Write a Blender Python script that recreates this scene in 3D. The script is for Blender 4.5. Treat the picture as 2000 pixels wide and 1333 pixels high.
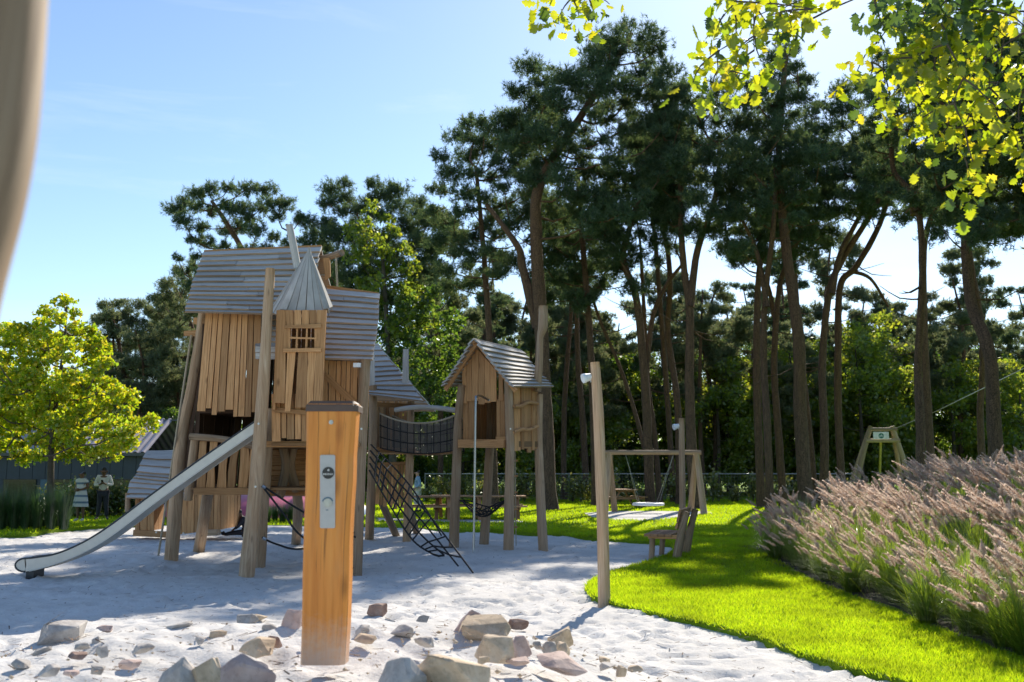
import bpy, bmesh, math, random
import numpy as np
from mathutils import Vector, Matrix, noise

for _o in list(bpy.data.objects):
    bpy.data.objects.remove(_o)
SC = bpy.context.scene
C = SC.collection
R = math.radians

# ---------------------------------------------------------------- camera, sky, sun, exposure
F = 1944.0
PITCH = math.atan(253.5 / F)
CAMZ = 1.6
cd = bpy.data.cameras.new('camera')
cam = bpy.data.objects.new('camera', cd)
C.objects.link(cam)
cam.location = (0, 0, CAMZ)
cam.rotation_euler = (math.pi / 2 + PITCH, 0, 0)
cd.sensor_width = 36
cd.lens = 35
cd.clip_start = 0.05
cd.clip_end = 1500
cd.dof.use_dof = True
cd.dof.focus_distance = 12.0
cd.dof.aperture_fstop = 3.2
SC.camera = cam

SUN_EL, SUN_AZ = 34.5, 18.0          # azimuth measured from +Y (straight ahead) towards +X
world = bpy.data.worlds.new('World')
SC.world = world
world.use_nodes = True
wn = world.node_tree
bg = wn.nodes['Background']
sky = wn.nodes.new('ShaderNodeTexSky')
sky.sky_type = 'NISHITA'
sky.sun_disc = False
sky.sun_elevation = R(SUN_EL)
sky.sun_rotation = R(SUN_AZ)
sky.altitude = 0
sky.air_density = 1.0
sky.dust_density = 0.22
sky.ozone_density = 2.9
# faint high cirrus
_tc = wn.nodes.new('ShaderNodeTexCoord'); _mp = wn.nodes.new('ShaderNodeMapping'); _mp.inputs['Scale'].default_value = (1.6, 1.6, 9.0); _mp.inputs['Rotation'].default_value = (0.12, 0.06, 0.0)
_nz = wn.nodes.new('ShaderNodeTexNoise'); _nz.inputs['Scale'].default_value = 1.7; _nz.inputs['Detail'].default_value = 7; _nz.inputs['Roughness'].default_value = 0.62; _nz.inputs['Distortion'].default_value = 0.5
_mr = wn.nodes.new('ShaderNodeMapRange'); _mr.inputs[1].default_value = 0.53; _mr.inputs[2].default_value = 0.78; _mr.inputs[3].default_value = 0.0; _mr.inputs[4].default_value = 0.22
_mx = wn.nodes.new('ShaderNodeMix'); _mx.data_type = 'RGBA'; _mx.inputs[7].default_value = (6.5, 6.9, 7.2, 1)
wn.links.new(_tc.outputs['Generated'], _mp.inputs[0]); wn.links.new(_mp.outputs[0], _nz.inputs['Vector']); wn.links.new(_nz.outputs[0], _mr.inputs[0])
wn.links.new(_mr.outputs[0], _mx.inputs[0]); wn.links.new(sky.outputs[0], _mx.inputs[6]); wn.links.new(_mx.outputs[2], bg.inputs[0])
bg.inputs[1].default_value = 0.12

sl = bpy.data.lights.new('sun', 'SUN')
sun = bpy.data.objects.new('sun', sl)
C.objects.link(sun)
sl.energy = 5.0
sl.angle = R(0.53)
sl.color = (1.0, 0.91, 0.78)
sdir = Vector((math.sin(R(SUN_AZ)) * math.cos(R(SUN_EL)), math.cos(R(SUN_AZ)) * math.cos(R(SUN_EL)), math.sin(R(SUN_EL))))
sun.rotation_euler = sdir.to_track_quat('Z', 'Y').to_euler()
sun.location = (20, 60, 60)

SC.view_settings.view_transform = 'Standard'
SC.view_settings.look = 'None'
SC.view_settings.exposure = 0.60
SC.view_settings.gamma = 1
SC.view_settings.use_curve_mapping = False
SC.render.engine = 'CYCLES'
SC.cycles.use_denoising = True
SC.cycles.max_bounces = 7
SC.cycles.diffuse_bounces = 4
SC.cycles.glossy_bounces = 2
SC.cycles.transmission_bounces = 5
SC.cycles.sample_clamp_indirect = 6

# ---------------------------------------------------------------- photo geometry helpers
ct, st = math.cos(PITCH), math.sin(PITCH)

def ray(px, py):
    dx = (px - 1000) / F
    dy = (666.5 - py) / F
    return dx, ct - dy * st, st + dy * ct

def P(px, py, Y):
    a, b, c = ray(px, py)
    s = Y / b
    return Vector((a * s, Y, CAMZ + c * s))

def G(px, py, z=0.0):
    a, b, c = ray(px, py)
    s = (z - CAMZ) / c
    return Vector((a * s, b * s, z))

def PXM(Y):                      # metres per photo pixel at a depth
    return Y / F

# ---------------------------------------------------------------- mesh helpers
class MB:
    def __init__(self):
        self.v, self.f, self.uv = [], [], []

    def vert(self, p, u=(0, 0)):
        self.v.append(tuple(p)); self.uv.append(tuple(u))
        return len(self.v) - 1

    def box(self, c, s, rot=None):
        hx, hy, hz = s[0] / 2, s[1] / 2, s[2] / 2
        b = len(self.v)
        L = max(range(3), key=lambda i: s[i])
        for x in (-hx, hx):
            for y in (-hy, hy):
                for z in (-hz, hz):
                    p = Vector((x, y, z))
                    u = (p[L], p[(L + 1) % 3] + p[(L + 2) % 3])
                    if rot is not None:
                        p = rot @ p
                    self.vert(Vector(c) + p, u)
        for q in ((0, 1, 3, 2), (4, 6, 7, 5), (0, 4, 5, 1), (2, 3, 7, 6), (0, 2, 6, 4), (1, 5, 7, 3)):
            self.f.append(tuple(b + i for i in q))

    def bar(self, a, b_, w, h, up=(0, 0, 1)):
        a, b_ = Vector(a), Vector(b_)
        d = (b_ - a)
        L = d.length
        d.normalize()
        s = d.cross(Vector(up))
        if s.length < 1e-4:
            s = d.cross(Vector((1, 0, 0)))
        s.normalize()
        u = s.cross(d).normalized()
        m = Matrix((d, s, u)).transposed()
        self.box((a + b_) / 2, (L, w, h), m)

    def tube(self, pts, rad, n=8, caps=True, rng=None, wob=0.0, ucap=True):
        pts = [Vector(p) for p in pts]
        m = len(pts)
        if not hasattr(rad, '__len__'):
            rad = [rad] * m
        t0 = (pts[1] - pts[0]).normalized()
        ref = Vector((0, 0, 1)) if abs(t0.z) < 0.8 else Vector((1, 0, 0))
        nrm = t0.cross(ref).normalized()
        start = len(self.v)
        u = random.random() * 9
        ph = random.random() * 9
        for i, p in enumerate(pts):
            t = (pts[min(i + 1, m - 1)] - pts[max(i - 1, 0)]).normalized()
            nrm = (nrm - t * nrm.dot(t)).normalized()
            bn = t.cross(nrm)
            if i:
                u += (p - pts[i - 1]).length
            for k in range(n + 1):
                a = 2 * math.pi * k / n
                r = rad[i]
                if wob:
                    r *= 1 + wob * noise.noise(Vector((math.cos(a) * 1.3 + ph, math.sin(a) * 1.3, u * 1.7)))
                self.vert(p + (nrm * math.cos(a) + bn * math.sin(a)) * r, (u, k / n * max(0.2, 2 * math.pi * r)))
        w = n + 1
        for i in range(m - 1):
            for k in range(n):
                q = start + i * w + k
                self.f.append((q, q + w, q + w + 1, q + 1)[::-1])
        if caps:
            self.f.append(tuple(start + k for k in range(n)))
            e = start + (m - 1) * w
            self.f.append(tuple(e + k for k in range(n))[::-1])

    def board(self, a, b, c, d, th, seg=4, wob=0.0, out=None, bow=0.0, rng=random):
        """board whose long edges are a-b and d-c; th goes behind the front face"""
        a, b, c, d = map(Vector, (a, b, c, d))
        nrm = ((b - a).cross(d - a)).normalized()
        if out is not None and nrm.dot(Vector(out)) < 0:
            nrm = -nrm
        L = (b - a).length
        W = (d - a).length
        u0, v0 = rng.random() * 20, rng.random() * 20
        start = len(self.v)
        ph = rng.random() * 20
        for i in range(seg + 1):
            t = i / seg
            e1 = a.lerp(b, t); e2 = d.lerp(c, t)
            ax = (e2 - e1)
            if wob:
                e1 = e1 + ax * wob * noise.noise(Vector((t * L * 2.2 + ph, 3.1, 0)))
                e2 = e2 + ax * wob * noise.noise(Vector((t * L * 2.2 + ph, 9.7, 4)))
            o = nrm * bow * math.sin(t * math.pi)
            u = u0 + t * L
            for p, vv in ((e1 + o, v0), (e2 + o, v0 + W), (e2 + o - nrm * th, v0 + W + th), (e1 + o - nrm * th, v0 + 2 * W + th)):
                self.vert(p, (u, vv))
        cen = (a + b + c + d) / 4 - nrm * th / 2
        def face(q):
            self.f.append(q)
        flip = ((b - a).cross(d - a)).dot(nrm) < 0
        for i in range(seg):
            s = start + i * 4
            for k in range(4):
                q = (s + k, s + 4 + k, s + 4 + (k + 1) % 4, s + (k + 1) % 4)
                face(q[::-1] if flip else q)
        q = (start, start + 1, start + 2, start + 3)
        face(q[::-1] if flip else q)
        e = start + seg * 4
        q = (e + 3, e + 2, e + 1, e)
        face(q[::-1] if flip else q)

    def disc(self, c, nrm, r, th, n=16):
        c = Vector(c); nrm = Vector(nrm).normalized()
        self.tube([c, c + nrm * th], [r, r], n)

    def lathe(self, base, prof, n=16):
        self.tube([Vector(base) + Vector((0, 0, z)) for r, z in prof], [max(r, 1e-4) for r, z in prof], n)


def finish(me, smooth):
    if smooth:
        me.polygons.foreach_set('use_smooth', np.ones(len(me.polygons), bool))
    me.update()

ROOT = {}

def obj(name, mb, mat, parent=None, smooth=False, label=None, kind=None, origin=None):
    o0 = Vector((0, 0, 0))
    if parent is not None:
        o0 = ROOT[parent.name]
    elif origin is not None:
        o0 = Vector(origin)
    me = bpy.data.meshes.new(name)
    va = np.array(mb.v, dtype=np.float64) - np.array(o0)
    me.from_pydata(va.tolist(), [], mb.f)
    uvl = me.uv_layers.new(name='UVMap')
    idx = np.empty(len(me.loops), dtype=np.int32)
    me.loops.foreach_get('vertex_index', idx)
    uvl.data.foreach_set('uv', np.array(mb.uv, dtype=np.float32)[idx].ravel())
    for m in (mat if isinstance(mat, (list, tuple)) else [mat]):
        me.materials.append(m)
    finish(me, smooth)
    o = bpy.data.objects.new(name, me)
    C.objects.link(o)
    if parent is not None:
        o.parent = parent
    else:
        o.location = o0
    ROOT[o.name] = o0
    if label: o['label'] = label
    if kind: o['kind'] = kind
    return o

def tri_obj(name, verts, faces, mats, parent=None, kind=None, midx=None, origin=None, smooth=False):
    """fast object from numpy triangles / quads of one size"""
    o0 = ROOT[parent.name] if parent is not None else Vector(origin or (0, 0, 0))
    me = tri_mesh(name, np.asarray(verts) - np.array(o0), faces, mats, midx)
    if smooth: finish(me, True)
    o = bpy.data.objects.new(name, me)
    C.objects.link(o)
    if parent is not None:
        o.parent = parent
    else:
        o.location = o0
    ROOT[o.name] = o0
    if kind: o['kind'] = kind
    return o

def tri_mesh(name, verts, faces, mats, midx=None):
    me = bpy.data.meshes.new(name)
    verts = np.asarray(verts, dtype=np.float32); faces = np.asarray(faces, dtype=np.int32)
    n, k = faces.shape
    me.vertices.add(len(verts)); me.vertices.foreach_set('co', verts.ravel())
    me.loops.add(n * k); me.loops.foreach_set('vertex_index', faces.ravel())
    me.polygons.add(n)
    me.polygons.foreach_set('loop_start', np.arange(n, dtype=np.int32) * k)
    try:
        me.polygons.foreach_set('loop_total', np.full(n, k, dtype=np.int32))
    except Exception:
        pass
    for m in (mats if isinstance(mats, (list, tuple)) else [mats]):
        me.materials.append(m)
    if midx is not None:
        me.polygons.foreach_set('material_index', np.asarray(midx, dtype=np.int32))
    me.update(calc_edges=True)
    return me

def thing(name, label, cat, loc=(0, 0, 0), group=None):
    o = bpy.data.objects.new(name, None)
    C.objects.link(o)
    o.empty_display_size = 0.2
    o.location = loc
    ROOT[o.name] = Vector(loc)
    return tag(o, label, cat, group)

def tag(o, label, cat, group=None):
    o['label'] = label
    o['category'] = cat
    if group: o['group'] = group
    return o

def struct(o):
    o['kind'] = 'structure'
    return o

def copy_tree(o, parent=None, label=None, group=None):
    c = o.copy(); C.objects.link(c)
    if parent is not None: c.parent = parent
    if label: c['label'] = label
    if group: c['group'] = group
    for ch in list(o.children):
        copy_tree(ch, c)
    return c

def spline(pts, n):
    """Catmull-Rom through pts (Vectors), n samples per span"""
    pts = [Vector(p) for p in pts]
    if len(pts) == 2:
        return [pts[0].lerp(pts[1], i / n) for i in range(n + 1)]
    out = []
    for i in range(len(pts) - 1):
        p0 = pts[max(i - 1, 0)]; p1 = pts[i]; p2 = pts[i + 1]; p3 = pts[min(i + 2, len(pts) - 1)]
        for k in range(n):
            t = k / n
            out.append(0.5 * ((2 * p1) + (p2 - p0) * t + (2 * p0 - 5 * p1 + 4 * p2 - p3) * t * t + (3 * p1 - p0 - 3 * p2 + p3) * t ** 3))
    out.append(pts[-1])
    return out

def lerp_list(vals, n):
    return [vals[0] + 0] if n == 1 else [float(np.interp(i / (n - 1) * (len(vals) - 1), range(len(vals)), vals)) for i in range(n)]

# ---------------------------------------------------------------- materials
def new_mat(name):
    m = bpy.data.materials.new(name)
    m.use_nodes = True
    nt = m.node_tree
    b = nt.nodes['Principled BSDF']
    return m, nt, b

def node(nt, t, **kw):
    n = nt.nodes.new(t)
    for k, v in kw.items():
        if k in n.inputs.keys() if hasattr(n.inputs, 'keys') else False:
            n.inputs[k].default_value = v
        else:
            setattr(n, k, v)
    return n

def ramp(nt, fac, stops):
    r = nt.nodes.new('ShaderNodeValToRGB')
    els = r.color_ramp.elements
    while len(els) < len(stops): els.new(0.5)
    for e, (p, c) in zip(els, stops):
        e.position = p; e.color = (*c, 1)
    nt.links.new(fac, r.inputs[0])
    return r.outputs[0]

def mix(nt, fac, a, b, mode='MIX'):
    m = nt.nodes.new('ShaderNodeMix'); m.data_type = 'RGBA'; m.blend_type = mode
    for s, v in ((m.inputs[0], fac), (m.inputs[6], a), (m.inputs[7], b)):
        if hasattr(v, 'is_linked'): nt.links.new(v, s)
        elif isinstance(v, (int, float)): s.default_value = v
        else: s.default_value = (*v, 1)
    return m.outputs[2]

def hsv(nt, col, val, h=None, s=None):
    n = nt.nodes.new('ShaderNodeHueSaturation')
    nt.links.new(col, n.inputs['Color'])
    nt.links.new(val, n.inputs['Value'])
    return n.outputs[0]

def maprange(nt, x, a, b, c=0.0, d=1.0):
    n = nt.nodes.new('ShaderNodeMapRange')
    nt.links.new(x, n.inputs[0])
    for i, v in zip((1, 2, 3, 4), (c, d, a, b)): n.inputs[i].default_value = v
    return n.outputs[0]

def noise_tex(nt, vec, scale, detail=4, rough=0.55, dist=0.0):
    n = nt.nodes.new('ShaderNodeTexNoise')
    n.inputs['Scale'].default_value = scale; n.inputs['Detail'].default_value = detail
    n.inputs['Roughness'].default_value = rough; n.inputs['Distortion'].default_value = dist
    if vec is not None: nt.links.new(vec, n.inputs['Vector'])
    return n.outputs[0]

def mapping(nt, vec, scale):
    n = nt.nodes.new('ShaderNodeMapping')
    n.inputs['Scale'].default_value = scale
    nt.links.new(vec, n.inputs[0])
    return n.outputs[0]

def bump(nt, b, h, strength, dist):
    n = nt.nodes.new('ShaderNodeBump')
    n.inputs['Strength'].default_value = strength; n.inputs['Distance'].default_value = dist
    nt.links.new(h, n.inputs['Height'])
    nt.links.new(n.outputs[0], b.inputs['Normal'])

def wood(name, dark, mid, light, grain=(1.1, 26, 1), rough=0.75, blot=0.5, tint=None, vary=(0.64, 1.22), spec=0.3):
    m, nt, b = new_mat(name)
    tc = nt.nodes.new('ShaderNodeTexCoord')
    uv = tc.outputs['UV']
    g = noise_tex(nt, mapping(nt, uv, grain), 1.6, 6, 0.62, 0.5)
    big = noise_tex(nt, mapping(nt, uv, (1.2, 2.5, 1)), 1.3, 3)
    col = ramp(nt, g, [(0.28, dark), (0.5, mid), (0.72, light)])
    if tint:
        col = mix(nt, maprange(nt, big, 0, blot, 0.35, 0.75), col, tint)
    # knots
    vo = nt.nodes.new('ShaderNodeTexVoronoi')
    vo.inputs['Scale'].default_value = 1.0
    nt.links.new(mapping(nt, uv, (1.9, 5.5, 1)), vo.inputs['Vector'])
    kn = maprange(nt, vo.outputs['Distance'], 0.6, 0.0, 0.04, 0.16)
    col = mix(nt, kn, col, tuple(x * 0.45 for x in dark))
    oi = nt.nodes.new('ShaderNodeObjectInfo')
    col = hsv(nt, col, maprange(nt, oi.outputs['Random'], *vary))
    nt.links.new(col, b.inputs['Base Color'])
    b.inputs['Roughness'].default_value = rough
    b.inputs['Specular IOR Level'].default_value = spec
    bump(nt, b, g, 0.5, 0.004)
    return m

def plain(name, col, rough=0.6, metal=0.0, var=0.15, scale=8, bumpd=0.0):
    m, nt, b = new_mat(name)
    tc = nt.nodes.new('ShaderNodeTexCoord')
    n = noise_tex(nt, tc.outputs['Object'], scale, 5)
    c = ramp(nt, n, [(0.3, tuple(x * (1 - var) for x in col)), (0.7, tuple(min(1, x * (1 + var)) for x in col))])
    nt.links.new(c, b.inputs['Base Color'])
    b.inputs['Roughness'].default_value = rough
    b.inputs['Metallic'].default_value = metal
    if bumpd: bump(nt, b, n, 0.6, bumpd)
    return m

def leaf_mat(name, cols, trans=0.5, tcols=None, rough=0.5, gloss=0.06, patch=None):
    """diffuse + translucent leaf; colour differs from leaf to leaf"""
    m = bpy.data.materials.new(name); m.use_nodes = True
    nt = m.node_tree; nt.nodes.clear()
    geo = nt.nodes.new('ShaderNodeNewGeometry')
    n = len(cols)
    c = ramp(nt, geo.outputs['Random Per Island'], [(i / max(1, n - 1), k) for i, k in enumerate(cols)])
    tc = ramp(nt, geo.outputs['Random Per Island'], [(i / max(1, n - 1), k) for i, k in enumerate(tcols or cols)])
    if patch:
        co = nt.nodes.new('ShaderNodeTexCoord')
        f = maprange(nt, noise_tex(nt, co.outputs['Object'], 1.3, 5, 0.65, 0.6), 0, 1, 0.42, 0.68)
        c = mix(nt, f, c, patch[0]); tc = mix(nt, f, tc, patch[1])
    d = nt.nodes.new('ShaderNodeBsdfDiffuse'); t = nt.nodes.new('ShaderNodeBsdfTranslucent')
    gl = nt.nodes.new('ShaderNodeBsdfGlossy'); gl.inputs['Roughness'].default_value = rough
    gl.inputs['Color'].default_value = (0.8, 0.85, 0.8, 1)
    nt.links.new(c, d.inputs[0]); nt.links.new(tc, t.inputs[0])
    a = nt.nodes.new('ShaderNodeMixShader'); a.inputs[0].default_value = trans
    nt.links.new(d.outputs[0], a.inputs[1]); nt.links.new(t.outputs[0], a.inputs[2])
    b2 = nt.nodes.new('ShaderNodeMixShader'); b2.inputs[0].default_value = gloss
    nt.links.new(a.outputs[0], b2.inputs[1]); nt.links.new(gl.outputs[0], b2.inputs[2])
    out = nt.nodes.new('ShaderNodeOutputMaterial')
    nt.links.new(b2.outputs[0], out.inputs[0])
    return m

M = {}
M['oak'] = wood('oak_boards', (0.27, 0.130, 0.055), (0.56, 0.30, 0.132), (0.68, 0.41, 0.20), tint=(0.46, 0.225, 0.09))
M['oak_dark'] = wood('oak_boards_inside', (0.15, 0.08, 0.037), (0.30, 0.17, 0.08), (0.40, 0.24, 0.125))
M['grey'] = wood('weathered_grey_boards', (0.25, 0.24, 0.23), (0.50, 0.485, 0.465), (0.64, 0.625, 0.60), grain=(0.8, 30, 1), tint=(0.42, 0.375, 0.33), vary=(0.8, 1.12))
M['log'] = wood('robinia_log', (0.22, 0.145, 0.09), (0.43, 0.305, 0.20), (0.55, 0.42, 0.295), grain=(0.9, 20, 1), tint=(0.38, 0.23, 0.125), blot=0.8)
M['board_edge'] = wood('raw_board_edge', (0.20, 0.135, 0.09), (0.33, 0.235, 0.16), (0.42, 0.31, 0.22))
M['shaded_inside'] = wood('shade_darkened_boards', (0.035, 0.018, 0.010), (0.075, 0.040, 0.022), (0.11, 0.06, 0.035))  # interior shade put into the board colour, near black
M['post'] = wood('oiled_oak_post', (0.53, 0.178, 0.028), (0.73, 0.285, 0.052), (0.81, 0.36, 0.080), grain=(0.7, 16, 1), rough=0.5, tint=(0.62, 0.195, 0.03), vary=(1, 1), spec=0.4)
def post_mat():
    m = M['post']; nt = m.node_tree; b = nt.nodes['Principled BSDF']
    old = b.inputs['Base Color'].links[0].from_socket
    tc = nt.nodes.new('ShaderNodeTexCoord')
    ck = noise_tex(nt, mapping(nt, tc.outputs['UV'], (0.55, 34, 1)), 2.2, 3, 0.5, 1.2)
    c = mix(nt, maprange(nt, ck, 0.75, 0.0, 0.30, 0.36), old, (0.16, 0.06, 0.012))
    st = noise_tex(nt, mapping(nt, tc.outputs['Object'], (3.2, 3.2, 0.8)), 1.6, 5, 0.6)
    c = mix(nt, maprange(nt, st, 0.0, 0.55, 0.52, 0.75), c, (0.40, 0.25, 0.12))
    sep = nt.nodes.new('ShaderNodeSeparateXYZ'); nt.links.new(tc.outputs['Object'], sep.inputs[0])
    sp = noise_tex(nt, tc.outputs['Object'], 26, 5, 0.7)
    ad = nt.nodes.new('ShaderNodeMath'); ad.operation = 'MULTIPLY_ADD'; ad.inputs[1].default_value = -0.30; nt.links.new(sp, ad.inputs[0]); nt.links.new(sep.outputs[2], ad.inputs[2])
    c = mix(nt, maprange(nt, ad.outputs[0], 0.6, 0.0, -0.10, 0.12), c, (0.55, 0.51, 0.45))
    nt.links.new(c, b.inputs['Base Color'])
    bump(nt, b, ck, 0.35, 0.006)
post_mat()
M['post_cap'] = plain('dark_painted_end_grain', (0.10, 0.065, 0.05), 0.6)
M['table_wood'] = wood('picnic_wood', (0.26, 0.13, 0.06), (0.42, 0.23, 0.12), (0.54, 0.33, 0.19))
M['steel'] = plain('brushed_steel', (0.42, 0.42, 0.42), 0.34, 1.0, 0.06, 40)
M['slide_steel'] = plain('slide_steel', (0.62, 0.585, 0.52), 0.5, 0.35, 0.05, 10)
M['dark_steel'] = plain('dark_steel', (0.07, 0.075, 0.08), 0.45, 0.8)
M['plate'] = plain('satin_metal_plate', (0.46, 0.46, 0.45), 0.5, 0.35, 0.04, 30)
M['black'] = plain('black_rope', (0.012, 0.012, 0.014), 0.8)
M['pale_rope'] = plain('hemp_rope', (0.40, 0.34, 0.25), 0.8)
M['black_print'] = plain('black_print', (0.03, 0.03, 0.028), 0.5)
M['white_print'] = plain('white_print', (0.55, 0.55, 0.52), 0.5)
M['blue_print'] = plain('blue_print', (0.12, 0.20, 0.26), 0.5)
M['white_plastic'] = plain('white_plastic', (0.72, 0.76, 0.80), 0.4)
M['net'] = plain('grey_black_net', (0.17, 0.15, 0.13), 0.8)

def bark():
    m, nt, b = new_mat('pine_bark')
    tc = nt.nodes.new('ShaderNodeTexCoord')
    uv = tc.outputs['UV']
    n = noise_tex(nt, mapping(nt, uv, (2.2, 14, 1)), 1.2, 6, 0.6, 0.6)
    vo = nt.nodes.new('ShaderNodeTexVoronoi'); vo.feature = 'DISTANCE_TO_EDGE'
    nt.links.new(mapping(nt, uv, (3.0, 11, 1)), vo.inputs['Vector'])
    crack = maprange(nt, vo.outputs[0], 0.0, 1.0, 0.0, 0.16)
    low = ramp(nt, n, [(0.3, (0.10, 0.062, 0.042)), (0.7, (0.29, 0.18, 0.12))])
    high = ramp(nt, n, [(0.3, (0.16, 0.082, 0.044)), (0.7, (0.36, 0.19, 0.10))])
    sep = nt.nodes.new('ShaderNodeSeparateXYZ'); nt.links.new(tc.outputs['Object'], sep.inputs[0])
    col = mix(nt, maprange(nt, sep.outputs[2], 0, 1, 3.0, 11.0), low, high)
    col = mix(nt, crack, (0.03, 0.022, 0.018), col)
    nt.links.new(col, b.inputs['Base Color'])
    b.inputs['Roughness'].default_value = 0.9
    bump(nt, b, crack, 0.8, 0.03)
    return m
M['bark'] = bark()
M['bark_plain'] = plain('grey_bark', (0.075, 0.062, 0.05), 0.9, 0, 0.4, 6, 0.02)
M['needles'] = leaf_mat('pine_needles', [(0.028, 0.062, 0.042), (0.050, 0.095, 0.060), (0.072, 0.118, 0.066), (0.095, 0.13, 0.07)], 0.42,
                        [(0.08, 0.15, 0.05), (0.13, 0.22, 0.07), (0.20, 0.28, 0.08), (0.28, 0.29, 0.09)], 0.5, 0.04)
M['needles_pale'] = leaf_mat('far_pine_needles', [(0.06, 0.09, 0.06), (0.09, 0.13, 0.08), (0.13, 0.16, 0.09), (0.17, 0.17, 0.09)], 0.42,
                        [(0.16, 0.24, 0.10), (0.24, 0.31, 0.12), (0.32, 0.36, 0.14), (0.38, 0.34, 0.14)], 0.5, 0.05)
M['leaf_dark'] = leaf_mat('dark_broadleaf', [(0.018, 0.04, 0.014), (0.03, 0.065, 0.02), (0.05, 0.09, 0.026)], 0.45,
                          [(0.12, 0.26, 0.02), (0.22, 0.38, 0.03), (0.36, 0.48, 0.04)], 0.4, 0.06)
M['leaf_lime'] = leaf_mat('lime_broadleaf', [(0.04, 0.075, 0.015), (0.06, 0.10, 0.02), (0.10, 0.13, 0.025)], 0.5,
                          [(0.34, 0.52, 0.03), (0.50, 0.62, 0.04), (0.66, 0.66, 0.05)], 0.4, 0.06)
M['leaf_yellow'] = leaf_mat('yellowing_maple_leaf', [(0.12, 0.21, 0.014), (0.18, 0.28, 0.016), (0.30, 0.36, 0.02), (0.42, 0.37, 0.03)], 0.60,
                            [(0.38, 0.60, 0.012), (0.56, 0.72, 0.014), (0.78, 0.78, 0.02), (0.84, 0.62, 0.03)], 0.4, 0.05)
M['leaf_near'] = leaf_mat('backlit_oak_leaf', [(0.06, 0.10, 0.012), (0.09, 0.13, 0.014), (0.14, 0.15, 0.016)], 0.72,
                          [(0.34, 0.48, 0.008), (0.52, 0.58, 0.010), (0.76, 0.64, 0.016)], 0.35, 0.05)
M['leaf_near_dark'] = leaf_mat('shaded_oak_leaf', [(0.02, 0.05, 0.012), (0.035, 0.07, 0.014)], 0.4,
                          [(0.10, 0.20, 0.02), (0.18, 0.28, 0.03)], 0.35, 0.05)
M['shrub'] = leaf_mat('laurel_leaf', [(0.05, 0.08, 0.015), (0.09, 0.11, 0.02), (0.16, 0.15, 0.035)], 0.5,
                      [(0.30, 0.38, 0.05), (0.42, 0.46, 0.06), (0.6, 0.5, 0.1)], 0.35, 0.12)
M['hedge'] = leaf_mat('hedge_leaf', [(0.03, 0.06, 0.012), (0.05, 0.08, 0.018), (0.10, 0.10, 0.03)], 0.45,
                      [(0.16, 0.26, 0.03), (0.25, 0.33, 0.05), (0.36, 0.3, 0.08)], 0.4, 0.08)
M['turf'] = leaf_mat('turf_blades', [(0.09, 0.19, 0.008), (0.13, 0.24, 0.010), (0.18, 0.28, 0.014)], 0.68,
                     [(0.42, 0.66, 0.008), (0.58, 0.78, 0.010), (0.72, 0.82, 0.02)], 0.4, 0.02, ((0.10, 0.15, 0.012), (0.34, 0.44, 0.012)))
M['blade'] = leaf_mat('fountain_grass_blade', [(0.025, 0.06, 0.012), (0.045, 0.09, 0.018), (0.08, 0.12, 0.03)], 0.5,
                      [(0.22, 0.40, 0.02), (0.38, 0.56, 0.03), (0.56, 0.64, 0.05)], 0.3, 0.12)
M['blade_dark'] = leaf_mat('reed_blade', [(0.012, 0.04, 0.016), (0.02, 0.055, 0.02), (0.035, 0.075, 0.028)], 0.35,
                      [(0.05, 0.14, 0.03), (0.08, 0.18, 0.035), (0.13, 0.22, 0.05)], 0.3, 0.08)
M['plume'] = leaf_mat('fountain_grass_plume', [(0.50, 0.38, 0.31), (0.62, 0.49, 0.41), (0.70, 0.58, 0.49)], 0.58,
                      [(0.84, 0.64, 0.52), (0.90, 0.74, 0.61), (0.94, 0.83, 0.70)], 0.5, 0.03)
M['petal'] = leaf_mat('lilac_petal', [(0.22, 0.16, 0.34), (0.35, 0.26, 0.45)], 0.4)

def sand_mat():
    m, nt, b = new_mat('pale_sand')
    tc = nt.nodes.new('ShaderNodeTexCoord')
    v = tc.outputs['Object']
    a = noise_tex(nt, v, 1.1, 6, 0.6)
    f = noise_tex(nt, v, 45, 4, 0.7)
    c = ramp(nt, a, [(0.3, (0.56, 0.545, 0.52)), (0.55, (0.66, 0.645, 0.62)), (0.75, (0.72, 0.705, 0.685))])
    c = mix(nt, maprange(nt, f, 0.0, 0.35, 0.52, 0.30), c, (0.36, 0.325, 0.285))
    # litter: twigs and bits
    vo = nt.nodes.new('ShaderNodeTexVoronoi'); vo.inputs['Scale'].default_value = 7
    nt.links.new(v, vo.inputs['Vector'])
    sp = maprange(nt, vo.outputs['Distance'], 0.8, 0.0, 0.04, 0.12)
    c = mix(nt, sp, c, (0.18, 0.13, 0.09))
    nt.links.new(c, b.inputs['Base Color'])
    b.inputs['Roughness'].default_value = 0.95
    b.inputs['Specular IOR Level'].default_value = 0.1
    m2 = noise_tex(nt, v, 7, 8, 0.72)
    bump(nt, b, m2, 0.65, 0.04)
    return m
M['sand'] = sand_mat()

def lawn_mat():
    m, nt, b = new_mat('lawn_turf')
    tc = nt.nodes.new('ShaderNodeTexCoord')
    v = tc.outputs['Object']
    a = noise_tex(nt, v, 0.6, 5, 0.6)
    f = noise_tex(nt, v, 30, 5, 0.7)
    c = ramp(nt, f, [(0.3, (0.09, 0.17, 0.010)), (0.55, (0.18, 0.30, 0.014)), (0.75, (0.26, 0.36, 0.02))])
    c = mix(nt, maprange(nt, a, 0, 0.5, 0.4, 0.7), c, (0.22, 0.28, 0.018))
    nt.links.new(c, b.inputs['Base Color'])
    b.inputs['Roughness'].default_value = 0.9
    b.inputs['Specular IOR Level'].default_value = 0.15
    bump(nt, b, f, 0.8, 0.03)
    return m
M['lawn'] = lawn_mat()
M['soil'] = plain('dark_bed_soil', (0.045, 0.035, 0.028), 0.95, 0, 0.35, 6, 0.03)

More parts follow.
